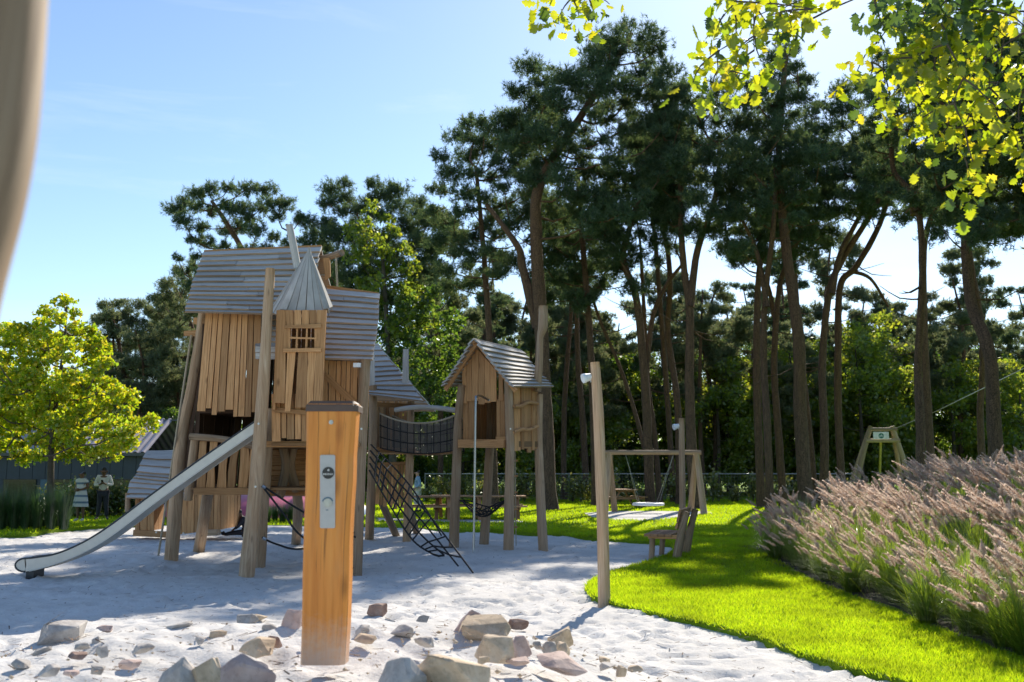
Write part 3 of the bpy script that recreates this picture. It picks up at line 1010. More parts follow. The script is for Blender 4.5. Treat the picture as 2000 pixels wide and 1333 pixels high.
# turret
tu = obj('turret', (lambda m: (m.bar(P(545, 700, 15.9), P(628, 700, 15.9), 0.05, 0.07), m.bar(P(545, 625, 15.9), P(628, 625, 15.9), 0.05, 0.07), m)[2])(MB()), M['oak_dark'], th_)
YT = 15.75
for c4 in ([(541, 606), (535, 787), (556, 788), (558, 606)],
           [(558, 606), (560, 638), (574, 638), (573, 606)], [(574, 606), (575, 638), (589, 638), (588, 606)],
           [(589, 606), (590, 638), (604, 638), (603, 606)], [(604, 606), (605, 638), (620, 638), (618, 606)],
           [(619, 606), (612, 792), (629, 792), (637, 606)],
           [(562, 684), (556, 804), (567, 804), (577, 684)], [(583, 684), (577, 796), (597, 796), (600, 684)],
           [(601, 684), (598, 797), (611, 797), (617, 684)],
           [(556, 636), (557, 690), (563, 690), (562, 636)], [(616, 636), (616, 690), (622, 690), (622, 636)]):
    Bd(tu, 'wall_board', [(x, y, YT + random.uniform(-.008, .008)) for x, y in c4], 0.03, 'oak', 6, 0.09)
wf = obj('window', (lambda m: (m.bar(P(565, 641, YT + .02), P(565, 681, YT + .02), 0.04, 0.035, (0, 1, 0)), m.bar(P(617, 641, YT + .02), P(617, 681, YT + .02), 0.04, 0.035, (0, 1, 0)), m)[2])(MB()), M['oak'], th_)
Bd(wf, 'lintel', [(555, 636, YT - .03), (627, 633, YT - .03), (627, 641, YT - .03), (556, 642, YT - .03)], 0.05, 'oak', 5, 0.1)
Bd(wf, 'sill', [(553, 681, YT - .04), (627, 680, YT - .04), (627, 687, YT - .04), (553, 688, YT - .04)], 0.06, 'oak', 5, 0.08)
for x0, x1 in ((579, 578), (598, 597)):
    Bd(wf, 'muntin', [(x0, 641, YT), (x1 - 1, 682, YT), (x1 + 3, 682, YT), (x0 + 3, 641, YT)], 0.025, 'oak', 3, 0.08)
Bd(wf, 'muntin', [(564, 658, YT - .004), (618, 660, YT - .004), (618, 663, YT - .004), (564, 662, YT - .004)], 0.025, 'oak', 3, 0.1)
# turret sides, back and lower apron
s1, s2 = P(541, 606, YT + .02), P(534, 800, YT + .02)
wall_boards(tu, s1 + Vector((-0.06, .95, 0)), s1, s2, s2 + Vector((-0.06, .95, 0)), 4, out=(-1, 0, 0))
s3, s4 = P(637, 606, YT + .02), P(629, 800, YT + .02)
s5, s6 = P(634, 606, 16.68), P(626, 800, 16.68); s5.z, s6.z = s3.z, s4.z
wall_boards(tu, s3, s5, s6, s4, 4, out=(1, 0, 0))
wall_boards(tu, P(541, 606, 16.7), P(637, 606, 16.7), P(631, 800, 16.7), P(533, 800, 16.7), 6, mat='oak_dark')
wall_boards(tu, (530, 770, 15.98), (606, 770, 15.98), (606, 860, 15.98), (531, 860, 15.98), 5, rag=0.05)
Bd(tu, 'beam', [(536, 796, 15.9), (602, 803, 15.9), (602, 811, 15.9), (536, 806, 15.9)], 0.05, 'oak')
tr_ = obj('turret_roof', (lambda m: (m.tube([P(604, 500, 16.25), P(604, 484, 16.25)], [0.05, 0.02], 8), m)[1])(MB()), M['grey'], th_)
apx = P(604, 485, 16.25); cb = P(591, 606, 16.3)
NB = 20
for k in range(NB):
    a0, a1 = 2 * math.pi * (k + 0.05) / NB, 2 * math.pi * (k + 0.95) / NB
    def cp(a, f, dz=0):
        front = max(0.0, -math.sin(a))
        e = cb + Vector((math.cos(a) * 0.5, math.sin(a) * 0.5, -0.17 * front + 0.05 + dz))
        return apx.lerp(e, f)
    dz = random.uniform(-0.06, 0.045)
    o_v = Vector((math.cos((a0 + a1) / 2), math.sin((a0 + a1) / 2), 0.5))
    m = MB(); m.board(cp(a0, 0.03), cp(a0, 1, dz), cp(a1, 1, dz), cp(a1, 0.03), 0.022, 6, 0.05, o_v)
    obj('roof_board', m, M['grey'], tr_)
# logs
Log(th_, 'log', [(398, 610, 17.45), (386, 690, 17.6), (374, 760, 17.8), (356, 850, 18.0), (344, 975, 18.3), gp(334, 1090)], [.085, .085, .095, .105, .12, .135])
Log(th_, 'log', [(528, 525, 15.6), (519, 680, 15.6), (510, 820, 15.7), (500, 950, 15.8), gp(481, 1120)], [.072, .085, .10, .112, .125])
Log(th_, 'log', [(531, 800, 16.7), (522, 880, 16.7), gp(506, 1104)], [.08, .09, .10])
Log(th_, 'log', [(713, 704, 16.62), (706, 850, 16.5), gp(695, 1116)], [.088, .095, .105])
Log(th_, 'log', [(407, 960, 18.5), gp(388, 1072)], [.10, .115])
Log(th_, 'log', [(381, 856, 16.95), (367, 977, 17.1)], [.07, .075])
Log(th_, 'crooked_log', [(548, 858, 18.4), (558, 905, 18.4), (549, 960, 18.5), (546, 969, 18.5)], [.085, .075, .085, .08])
Log(th_, 'crooked_log', [(576, 858, 18.6), (567, 912, 18.7), (579, 960, 19), (582, 1000, 20), gp(578, 1058)], [.09, .085, .09, .10, .11])
Log(th_, 'chimney_log', [(565, 440, 17.7), (573, 480, 17.7), (581, 525, 17.7)], [.064, .068, .07], mat='grey', wob=.03)
Log(th_, 'ridge_log', [(600, 512, 18.7), (640, 503, 18.3), (668, 494, 18.0)], [.06, .058, .065], mat='log')
Bd(th_, 'carved_board', [(631, 505, 18.2), (634, 548, 18.2), (646, 540, 18.2), (646, 503, 18.2)], 0.05, 'oak', 6, 0.35)
Bd(th_, 'beam', [(359, 647, 17.5), (390, 645, 17.5), (390, 657, 17.5), (359, 656, 17.5)], 0.09, 'oak', 3, 0.1)
Bd(th_, 'beam', [(378, 621, 17.55), (392, 621, 17.55), (392, 633, 17.55), (378, 633, 17.55)], 0.08, 'oak', 3, 0.1)
for y in (677, 690):
    Bd(th_, 'bracket_board', [(499, y, 15.92), (539, y + 1, 15.92), (539, y + 12, 15.92), (499, y + 11, 15.92)], 0.04, 'grey', 3, 0.08)
# lower deck with railing
uf = obj('added_shade_floor', (lambda m: (m.board(P(384, 800, 17.3), P(606, 800, 17.3), P(606, 800, 17.3) + Vector((0, 2.2, 0)), P(384, 800, 17.3) + Vector((0, 2.2, 0)), .06, 3, 0, (0, 0, 1)), m)[1])(MB()), M['shaded_inside'], th_)  # floor added to keep light out of the room behind the railing
rl = obj('railing', (lambda m: (m.tube(spline([P(371, 853, 16.9), P(440, 859, 16.9), P(506, 874, 16.9)], 4), 0.06, 10, wob=0.1), m)[1])(MB()), M['log'], th_, smooth=True)
for t, b_, w in ((397, 392, 14), (417, 410, 14), (440, 432, 17), (461, 451, 15), (478, 474, 15), (497, 493, 14)):
    Bd(rl, 'baluster', [(t - w / 2, 862, 16.93), (b_ - w / 2 - 1, 953, 16.93), (b_ + w / 2 + 1, 953, 16.93), (t + w / 2, 862, 16.93)], 0.04, 'oak', 6, 0.32)
dk = obj('deck', (lambda m: (m.bar(P(381, 960, 16.9), P(508, 960, 16.9), 0.12, 0.115), m)[1])(MB()), M['oak'], th_)
d0, d1 = P(372, 953, 16.96), P(600, 953, 16.96)
for k in range(16):
    m = MB(); y = 16.97 + k * 0.17
    m.board((d0.x, y, d0.z), (d1.x, y, d0.z), (d1.x, y + .16, d0.z), (d0.x, y + .16, d0.z), 0.04, 3, 0.03, (0, 0, 1))
    obj('deck_board', m, M['oak_dark'], dk)
ud = obj('upper_deck', (lambda m: (m.bar(P(512, 868, 16.3), P(702, 868, 16.4), 0.1, 0.1), m)[1])(MB()), M['oak'], th_)
u0, u1 = P(508, 866, 16.2), P(716, 866, 16.2)
for k in range(16):
    m = MB(); y = 16.15 + k * 0.2
    x1_ = P(702, 866, y).x; x0_ = P(530, 866, y).x
    m.board((x0_, y, u0.z), (x1_, y, u0.z), (x1_, y + .19, u0.z), (x0_, y + .19, u0.z), 0.04, 3, 0.03, (0, 0, 1))
    obj('deck_board', m, M['oak_dark'], ud)
lw = obj('lower_wall', (lambda m: (m.bar(P(532, 864, 18.96), P(532, 968, 18.96), 0.06, 0.06, (0, 1, 0)), m)[1])(MB()), M['oak'], th_)
for k in range(10):
    y = 868 + k * 10
    Bd(lw, 'wall_board', [(527 + random.uniform(-3, 3), y, 18.93), (640, y, 18.93), (640, y + 10.4, 18.88), (527 + random.uniform(-3, 3), y + 10.4, 18.88)], 0.03, 'oak', 5, 0.14)
for px, py, Y in ((505, 828, 15.56), (499, 951, 15.68), (343, 960, 18.15), (706, 838, 16.40), (702, 900, 16.40)):
    bolt(th_, px, py, Y)
m = MB()
q = P(698, 714, 16.5); m.box(q, (0.12, 0.12, 0.07)); m.bar(q + Vector((0, .05, 0)), q + Vector((0, .42, 0.04)), .03, .03)
tag(obj('floodlight', m, M['white_plastic'], origin=tuple(q)), 'small white floodlight under the eave right of the turret', 'lamp', 'floodlights of the playground')
# rope hanging from the ridge log, thin climbing pole on the left, ropes between the logs
m = MB(); m.tube([P(655, 498, 18.1), P(656, 530, 18.1), P(658, 560, 18.1)], 0.008, 6); m.tube([P(657, 498, 18.1), P(660, 560, 18.1)], 0.008, 6)
tag(obj('hanging_rope', m, M['pale_rope'], origin=tuple(P(656, 530, 18.1))), 'thin pale rope hanging from the log end at the top of the roof', 'rope')
m = MB(); m.tube([P(374, 655, 17.45), P(352, 800, 17.6), gp(308, 1086)], 0.021, 8)
tag(obj('climbing_rope', m, M['pale_rope'], origin=tuple(gp(308, 1086, 0)), smooth=True), 'taut pale climbing rope slanting down left of the tall playhouse', 'rope')
q = P(515, 950, 15.75)
br = thing('balance_ropes', 'black ropes strung low between the logs behind the oak post', 'rope', tuple(q))
for path in ([(512, 949, 15.7), (555, 1005, 15.8), (592, 1050, 15.9), (690, 1110, 16.1)], [(516, 951, 15.8), (592, 1000, 16), (695, 1050, 16.2)], [(512, 1050, 15.8), (540, 1063, 15.9), (592, 1072, 16), (692, 1040, 16.2)]):
    m = MB(); m.tube(spline([P(*p) for p in path], 6), 0.016, 7)
    obj('rope', m, M['black'], br, smooth=True)
for px, py in ((513, 950), (514, 1051)):
    m = MB(); m.tube([P(px, py, 15.70), P(px + 6, py + 3, 15.70)], [0.03, 0.026], 8)
    obj('shackle', m, M['steel'], br)

# ================================================================= SLIDE
top = [(503, 820), (400, 891), (300, 963), (220, 1023), (165, 1058), (112, 1081), (70, 1089), (48, 1091)]
bot = [(503, 842), (400, 913), (300, 985), (224, 1043), (169, 1077), (117, 1099), (74, 1112), (50, 1117)]
YS = 15.95
sl_ = thing('slide', 'long stainless steel slide running down to the left from the tall playhouse', 'slide', tuple(G(60, 1118)))
tp = spline([P(x, y, YS) for x, y in top], 5); bp = spline([P(x, y, YS) for x, y in bot], 5)
n_ = len(tp)
WS = 0.42
m = MB()
for i in range(n_):
    far = Vector((0, WS, 0))
    ins = Vector((0, 0.012, 0))
    bed = bp[i].lerp(tp[i], 0.06)
    sec = [bp[i], tp[i], tp[i] + ins, bed + ins, bed + far - ins, tp[i] + far - ins, tp[i] + far, bp[i] + far]
    for k, p in enumerate(sec): m.vert(p, (i * .2, k * .1))
    if i:
        s = (i - 1) * 8
        for k in range(8): m.f.append((s + k, s + 8 + k, s + 8 + (k + 1) % 8, s + (k + 1) % 8))
m.f.append(tuple(range(8)))
obj('chute', m, M['slide_steel'], sl_)
m = MB()      # rounded end
a, b = tp[-1], bp[-1]
cpt = (a + b) / 2; rr = (a - b).length / 2
for d in (0, WS - 0.03):
    s = len(m.v); m.vert(cpt + Vector((0.02, d, 0))); 
    for k in range(11):
        an = R(90 + k * 18); m.vert(cpt + Vector((math.cos(an) * rr * 1.5, d, math.sin(an) * rr)))
    for k in range(10): m.f.append((s, s + 1 + k, s + 2 + k))
    s2 = len(m.v); m.vert(cpt + Vector((0.02, d + .03, 0)))
    for k in range(11):
        an = R(90 + k * 18); m.vert(cpt + Vector((math.cos(an) * rr * 1.5, d + .03, math.sin(an) * rr)))
    for k in range(10):
        m.f.append((s2, s2 + 2 + k, s2 + 1 + k)); m.f.append((s + 1 + k, s2 + 1 + k, s2 + 2 + k, s + 2 + k))
s = len(m.v)
for k in range(6):
    an = R(180 + k * 18)
    p = cpt + Vector((math.cos(an) * rr * 1.45, 0.02, math.sin(an) * rr * .7)); m.vert(p); m.vert(p + Vector((0, WS - .04, 0)))
for k in range(5): m.f.append((s + 2 * k, s + 2 * k + 1, s + 2 * k + 3, s + 2 * k + 2))
obj('end_lip', m, M['slide_steel'], sl_)
for d in (0, WS):
    m = MB()
    loop = [p + Vector((0, d, 0)) for p in tp]
    for k in range(1, 10): 
        an = R(90 + k * 18); loop.append(cpt + Vector((math.cos(an) * rr * 1.5, d, math.sin(an) * rr)))
    loop.append(b + Vector((0, d, 0)))
    m.tube(loop, 0.014, 8)
    obj('rim', m, M['dark_steel'], sl_, smooth=True)
    m = MB(); m.tube([p + Vector((0, d, 0)) for p in bp[:-2]], 0.012, 6)
    obj('lower_rim', m, M['slide_steel'], sl_, smooth=True)
m = MB(); q = P(69, 1108, YS + .2); m.box((q.x, YS + WS / 2, 0.02), (0.12, WS - .06, 0.36))
obj('foot', m, M['dark_steel'], sl_)
bolt(sl_, 500, 829, 15.93)

# ================================================================= LOW PLAYHOUSE BEHIND THE SLIDE
lb = G(345, 1048)
lh = thing('low_playhouse', 'low wooden playhouse with a stepped grey board roof behind the slide', 'playhouse', tuple(lb))
lr = obj('roof', (lambda m: (m.bar(P(288, 884, 24.6), P(372, 884, 24.6), 0.08, 0.05), m)[1])(MB()), M['grey'], lh)
roof_rows(lr, [(290, 880, 24.6), (272, 922, 24.0), (258, 940, 23.8), (251, 975, 23.4)], [(372, 880, 24.6), (366, 930, 24.0), (362, 950, 23.8), (358, 975, 23.4)], 9, splits=0, jag=0.05, wob=0.14)
xl = P(262, 975, 23.4); xr = P(360, 975, 23.4)
roof_rows(lr, [P(290, 880, 24.6), Vector((xl.x, 26.0, xl.z))], [P(372, 880, 24.6), Vector((xr.x, 26.0, xr.z))], 5, splits=0, out=(0, 1, .6))
lwall = obj('wall', (lambda m: (m.bar(P(262, 1041, 23.75), P(350, 1046, 23.6), 0.10, 0.14), m)[1])(MB()), M['oak'], lh)
for x0, x1 in ((265, 272), (275, 287), (289, 301), (326, 333), (336, 346)):
    Bd(lwall, 'wall_board', [(x0, 968, 23.72), (x0 - 1, 1042, 23.72), (x1, 1042, 23.72), (x1, 968, 23.72)], 0.03, 'oak', 4, 0.12)
wall_boards(lwall, P(346, 972, 23.6), P(426, 955, 23.3), P(424, 1035, 23.3), P(346, 1045, 23.6), 8, rag=0.0, wob=0.06)
f1 = P(425, 955, 23.4); f2 = P(424, 1036, 23.4)
wall_boards(lwall, f1, f1 + Vector((0, 1.9, 0)), f2 + Vector((0, 1.9, 0)), f2, 7, out=(1, 0, 0))
f3 = P(265, 968, 23.8); f4 = P(264, 1042, 23.8)
wall_boards(lwall, f3, f3 + Vector((0, 1.9, 0)), f4 + Vector((0, 1.9, 0)), f4, 7, out=(-1, 0, 0))
wall_boards(lwall, f3 + Vector((1.0, 1.9, 0)), f1 + Vector((0, 2.0, 0)), f2 + Vector((0, 2.0, 0)), f4 + Vector((1.0, 1.9, 0)), 7, out=(0, -1, 0), mat='oak_dark')
m = MB(); m.board((f3.x, f3.y, f3.z + .06), (f1.x, f1.y, f1.z), (f1.x, f1.y + 2, f1.z), (f3.x, f3.y + 2, f3.z + .06), 0.05, 3, 0, (0, 0, 1))
obj('flat_roof', m, M['oak'], lh)
Log(lh, 'log', [(398, 1041, 23.2), (428, 1040, 23.0)], [.07, .07])
Bd(lh, 'carved_arch', [(280, 985, 23.66), (302, 975, 23.66), (302, 985, 23.66), (284, 1003, 23.66)], 0.05, 'oak', 5, 0.2)
Log(lh, 'log', [(250, 963, 23.5), (249, 1000, 23.5)], [.06, .06])
for px, py in ((305, 1040), (358, 1042)): bolt(lh, px, py, 23.5, 0.022)

# ================================================================= BACK PLAYHOUSE AND NET BRIDGE
bh = thing('back_playhouse', 'wooden playhouse with a flared grey board roof behind the tall tower at the bridge end', 'playhouse', tuple(G(760, 1052)))
rb = obj('roof', (lambda m: (m.bar(P(716, 672, 23.7), P(740, 674, 23.7), 0.08, 0.05), m)[1])(MB()), M['grey'], bh)
roof_rows(rb, [(700, 672, 23.7), (706, 715, 23.1), (712, 750, 22.5), (720, 774, 21.9)], [(738, 674, 23.7), (765, 712, 23.1), (797, 744, 22.5), (827, 787, 21.9)], 11, splits=0, jag=0.02, wob=0.12)
zr = P(827, 787, 21.9)
roof_rows(rb, [P(700, 672, 23.7), Vector((P(690, 774, 21.9).x, 25.4, zr.z))], [P(738, 674, 23.7), Vector((zr.x, 25.4, zr.z))], 6, out=(0, 1, .6))
Bd(bh, 'chimney_board', [(787, 682, 22.35), (785, 764, 22.35), (797, 764, 22.35), (798, 682, 22.35)], 0.10, 'grey', 4, 0.08)
Bd(bh, 'chimney_board', [(720, 690, 22.3), (721, 756, 22.3), (732, 752, 22.3), (731, 692, 22.3)], 0.08, 'grey', 4, 0.08)
bwall = obj('wall', (lambda m: (m.bar(P(724, 790, 22.5), P(812, 794, 22.5), 0.08, 0.1), m)[1])(MB()), M['oak_dark'], bh)
wall_boards(bwall, P(736, 784, 24.2), P(806, 784, 24.2), P(806, 888, 24.2), P(736, 888, 24.2), 8, mat='oak')
w1 = P(735, 784, 22.5); w2 = P(735, 880, 22.5)
wall_boards(bwall, w1, w1 + Vector((0, 1.8, 0)), w2 + Vector((0, 1.8, 0)), w2, 6, out=(1, 0, 0), mat='oak_dark')
Log(bh, 'log', [(729, 755, 22.2), (727, 900, 22.1), gp(721, 1054)], [.085, .095, .11])
Log(bh, 'log', [(803, 785, 22.6), (800, 900, 22.5), gp(794, 1058)], [.08, .09, .10])
Log(bh, 'log', [(745, 980, 22.9), gp(778, 1046)], [.085, .09])
Log(bh, 'log', [(796, 980, 23.4), gp(816, 1040)], [.085, .09])
lo = obj('lower_wall', (lambda m: (m.bar(P(738, 907, 22.55), P(797, 905, 22.55), 0.07, 0.07), m)[1])(MB()), M['oak'], bh)
wall_boards(lo, (736, 908, 22.6), (797, 908, 22.6), (797, 990, 22.6), (732, 990, 22.6), 9, rag=0.06)
Bd(bh, 'floor_edge', [(732, 873, 22.2), (812, 876, 22.2), (812, 882, 22.2), (732, 879, 22.2)], 0.12, 'oak')
dq = P(770, 880, 22.3)
m = MB(); m.board((dq.x - .6, 22.25, dq.z), (dq.x + .45, 22.25, dq.z), (dq.x + .45, 24.2, dq.z), (dq.x - .6, 24.2, dq.z), 0.05, 3, 0, (0, 0, 1))
obj('floor', m, M['oak_dark'], bh)

nb = thing('net_bridge', 'sagging black net bridge hung between the two playhouses at right', 'bridge', tuple(P(815, 880, 21.6)))
def sag(x, a, b, c):         # quadratic through ends a,c with middle b
    t = (x - 742) / (888 - 742)
    return a * (1 - t) * (1 - 2 * t) + b * 4 * t * (1 - t) + c * t * (2 * t - 1)
def net_panel(yo, name):
    Yf = lambda x: 22.1 + (21.3 - 22.1) * (x - 742) / 146 + yo
    fine, rope = MB(), MB()
    def pt(x, v):
        y0, y1 = sag(x, 808, 827, 812), sag(x, 875, 886, 880)
        return P(x, y0 + (y1 - y0) * v, 22.1 + (21.3 - 22.1) * (x - 742) / 146) + Vector((0.2 * yo, yo, 0))
    for i in range(67):
        x = 742 + 146 * i / 66
        fine.tube([pt(x, v) for v in (0, .33, .66, 1)], 0.006, 3, caps=False)
    for j in range(29):
        fine.tube([pt(742 + 146 * i / 16, j / 28) for i in range(17)], 0.006, 3, caps=False)
    f = obj(name, fine, M['net'], nb, kind='stuff')
    for i in range(12):
        x = 744 + 142 * i / 11
        rope = MB(); rope.tube([pt(x, v) for v in (0, .33, .66, 1)], 0.011, 5); obj('rope', rope, M['black'], nb)
    for j in (0, .34, .68, 1):
        rope = MB(); rope.tube([pt(742 + 146 * i / 16, j) for i in range(17)], 0.013 if j else 0.02, 5); obj('rope', rope, M['black'] if j else M['pale_rope'], nb)
net_panel(0, 'net_panel'); net_panel(0.85, 'net_panel')
for i in range(20):
    x = 746 + 138 * i / 19
    q = P(x, sag(x, 875, 886, 880) + 1.5, 22.1 - 0.8 * (x - 742) / 146)
    m = MB(); m.box((q.x + .08, q.y + .42, q.z), (0.085, 0.86, 0.03)); obj('floor_slat', m, M['oak_dark'], nb)
m = MB(); m.tube(spline([P(772, 801, 22), P(810, 796, 21.8), P(850, 797, 21.6), P(892, 802, 21.3)], 5), [.055] * 16, 9, wob=.12)
obj('handrail', m, M['grey'], nb, smooth=True)

# climbing net in front
cn = thing('climbing_net', 'black rope climbing net slanting from the tower logs down to the sand', 'net', tuple(gp(850, 1082, 0)))
lines = []
for i, path in enumerate(([(721, 918, 16.45), (760, 985, 16.5), (806, 1055, 16.55), (846, 1083, 16.8)],
                          [(722, 905, 16.6), (765, 970, 16.7), (818, 1040, 16.7), (868, 1085, 16.8)],
                          [(722, 892, 16.8), (770, 955, 16.8), (830, 1025, 16.6), (895, 1106, 16.1)],
                          [(723, 880, 17.0), (776, 940, 16.9), (842, 1012, 16.6), (924, 1119, 15.75)],
                          [(724, 868, 17.3), (785, 930, 17.3), (826, 985, 17.4), (862, 1046, 18.6)])):
    pts = spline([P(*p) for p in path], 6)
    lines.append(pts)
    m = MB(); m.tube(pts, 0.015, 6); obj('rope', m, M['black'], cn, smooth=True)
for k in range(1, 17):
    i = k if k < 18 else 17
    up = 0 
    r_pts = [lines[j][min(i, 18)] for j in range(4 if k > 11 else 5)]
    if k % 2 == 0 or k in (3, 7, 11, 15):
        m = MB(); m.tube(r_pts, 0.014, 6); obj('rung', m, M['black'], cn)
m = MB(); m.tube([lines[0][18], lines[0][18].lerp(lines[1][18], .5) - Vector((0, 0, .02)), lines[1][18]], 0.02, 6); obj('rung', m, M['black'], cn)

# ================================================================= STILT PLAYHOUSE AT RIGHT
sh = thing('stilt_playhouse', 'small gabled wooden playhouse on four log stilts with a dappled grey roof', 'playhouse', (-0.31, 21.45, 0))
YF = lambda px: 21.2 - 0.7 * (px - 886) / 107.0
YSD = lambda px: 20.5 + 1.2 * (px - 993) / 63.0
Log(sh, 'stilt', [(902, 752, YF(900)), (895, 820, 21.2), (893, 880, 21.2), gp(886, 1070)], [.085, .09, .10, .115])
Log(sh, 'stilt', [(992, 738, 20.55), (996, 870, 20.52), gp(993, 1075)], [.085, .095, .115])
Log(sh, 'stilt', [(1053, 770, 21.6), (1052, 880, 21.65), gp(1061, 1069)], [.085, .095, .11])
Log(sh, 'stilt', [(955, 780, 22.4), (956, 880, 22.4), gp(945, 1062)], [.085, .095, .115])
Log(sh, 'chimney_log', [(1061, 598, 21.4), (1060, 640, 21.4), (1055, 660, 21.4), (1053, 710, 21.4), (1049, 765, 21.4)], [.10, .115, .075, .085, .09])
rF, rB = P(926, 661, 20.63), P(1016, 683, 22.26)
eFR, eBR = P(1002, 757, 20.16), P(1079, 757, 21.79)
eFL, eBL = P(864, 755, 21.05), P(948, 757, 22.68)
srf = obj('roof', (lambda m: (m.bar(rF - Vector((0, 0, .06)), rB - Vector((0, 0, .06)), 0.08, 0.08), m)[1])(MB()), M['oak'], sh)
mid = lambda a, b, t, dz: a.lerp(b, t) + Vector((0, 0, dz))
roof_rows(srf, [rF, mid(rF, eFR, .55, -.05), eFR], [rB, mid(rB, eBR, .55, -.05), eBR], 10, splits=0, out=(1, -.3, .8), jag=.02, wob=0.16)
roof_rows(srf, [rF, mid(rF, eFL, .55, -.05), eFL], [rB, mid(rB, eBL, .55, -.05), eBL], 10, splits=0, out=(-1, .3, .8), jag=.02, wob=0.16)
for a, b in ((rF, eFR), (rF, eFL)):
    m = MB(); d = Vector((0.06, 0.10, -0.07)); m.bar(a + d, b + d, 0.05, 0.09); obj('rafter', m, M['oak'], sh)
fw = obj('front_wall', (lambda m: (m.bar(P(898, 867, YF(898) - .02), P(987, 867, YF(987) - .02), 0.14, 0.17), m)[1])(MB()), M['oak'], sh)
def gab(x):          # roof line over the front wall
    return 668 + (926 - x) / (926 - 864) * 87 + 6 if x < 926 else 668 + (x - 926) / (1002 - 926) * 89 + 6
for x0, x1, yb in ((903, 911, 788), (911.5, 921, 784), (921.5, 934, 783), (934.5, 946, 790), (946.5, 957, 787), (957.5, 969, 785), (974, 982, 783)):
    Bd(fw, 'wall_board', [(x0, gab(x0), YF(x0) + .05), (x0, yb, YF(x0) + .05), (x1, yb, YF(x1) + .05), (x1, gab(x1), YF(x1) + .05)], 0.03, 'oak', 5, 0.06)
for x0, x1, yt in ((904, 914, 780), (914.5, 926, 780), (970, 977, 780), (977.5, 986, 770)):
    Bd(fw, 'wall_board', [(x0, yt, YF(x0) + .08), (x0, 861, YF(x0) + .08), (x1, 861, YF(x1) + .08), (x1, yt, YF(x1) + .08)], 0.03, 'oak', 4, 0.06)
Bd(fw, 'wall_board', [(968, 853, YF(968) - .03), (987, 853, YF(987) - .03), (987, 861, YF(987) - .03), (968, 861, YF(968) - .03)], 0.06, 'oak', 3, .05)
swl = obj('side_wall', (lambda m: (m.bar(P(1000, 766, YSD(1000) + .06), P(1050, 766, YSD(1050) + .06), 0.05, 0.08), m.bar(P(1000, 868, YSD(1000) + .06), P(1050, 868, YSD(1050) + .06), 0.08, 0.12), m)[2])(MB()), M['oak_dark'], sh)
wall_boards(swl, (1002, 752, YSD(1002)), (1050, 752, YSD(1050)), (1050, 880, YSD(1050)), (1003, 880, YSD(1003)), 7, rag=.06, out=(.86, -.5, 0))
c_fl, c_fr, c_rr, c_rl = Vector((-1.25, 21.2, 0)), Vector((-.07, 20.5, 0)), Vector((.63, 21.7, 0)), Vector((-.55, 22.4, 0))
zd = P(940, 862, 20.9).z; ze = P(1002, 757, 20.16).z
up = Vector((0, 0, ze)); dn = Vector((0, 0, zd))
wall_boards(swl, c_rr + up, c_rl + up, c_rl + dn, c_rr + dn, 8, out=(-.5, -.86, 0), mat='oak_dark')
wall_boards(swl, c_fl.lerp(c_rl, .55) + up, c_rl + up, c_rl + dn, c_fl.lerp(c_rl, .55) + dn, 4, out=(-.86, .5, 0), mat='oak')
fl = MB(); fl.board(c_fl + dn, c_fr + dn, c_rr + dn, c_rl + dn, 0.06, 3, 0, (0, 0, 1)); obj('floor', fl, M['oak_dark'], sh)
for path in ([(1004, 794, 20.45), (1017, 794, 20.7), (1032, 786, 21.0), (1050, 789, 21.4)], [(1004, 845, 20.45), (1018, 839, 20.7), (1032, 840, 21.0), (1050, 833, 21.4)]):
    Log(sh, 'grip', path, [.035, .045, .04, .035], mat='oak')
bolt(sh, 901, 862, 21.1); bolt(sh, 997, 838, 20.42)
fp = thing('sliding_pole', 'slim steel sliding pole in front of the stilt playhouse door', 'pole', tuple(gp(925, 1081, 0)))
b0 = gp(925, 1081, -.1); b1 = P(929, 790, b0.y + .15)
m = MB(); m.tube(spline([b0, b0.lerp(b1, .5), b1, P(931, 776, b0.y + .25), P(938, 773, b0.y + .6), P(955, 782, 20.7)], 5), 0.022, 10)
obj('tube', m, M['steel'], fp, smooth=True)
m = MB(); m.lathe((b0.x, b0.y, -.03), [(0.0, .035), (.05, .035), (.05, .05), (.026, .06), (.026, .10), (0, .10)], 12); obj('collar', m, M['steel'], fp)
ns = thing('net_swing', 'black rope net hammock slung under the stilt playhouse', 'hammock', tuple(P(958, 1000, 21.6)))
m = MB()
A_, B_ = P(898, 978, 21.2), P(993, 978, 20.6)
for j in range(7):
    pts = []
    for i in range(15):
        t = i / 14
        w = math.sin(t * math.pi)
        tt = min(1, max(0, (t - .25) / .6))
        q = A_.lerp(B_, t) + Vector((0, 0, -0.33 * w ** 1.5))
        a = (j - 3) / 3
        q += Vector((0.12 * a * w, 0.3 * a * w, 0.16 * w * a * a + .03 * a * w))
        pts.append(q)
    m.tube(pts, 0.013, 5)
    if j == 0: pass
for i in range(3, 12):
    t = i / 14; w = math.sin(t * math.pi)
    pts = []
    for j in range(7):
        a = (j - 3) / 3
        pts.append(A_.lerp(B_, t) + Vector((0.12 * a * w, 0.3 * a * w, -0.33 * w ** 1.5 + 0.16 * w * a * a + .03 * a * w)))
    m.tube(pts, 0.011, 5)
obj('netting', m, M['black'], ns, kind='stuff')
rlad = thing('rope_ladder', 'narrow rope ladder hanging behind the right stilt', 'ladder', tuple(P(1004, 1000, 21.4)))
for dx in (-3, 3):
    m = MB(); m.tube([P(1003 + dx, 880, 21.5), P(1005 + dx, 1066, 21.9)], .012, 6); obj('rope', m, M['pale_rope'], rlad)
for py in (900, 930, 962, 995, 1030):
    m = MB(); m.tube([P(997, py, 21.6), P(1011, py, 21.6)], .02, 8); obj('rung', m, M['oak'], rlad)

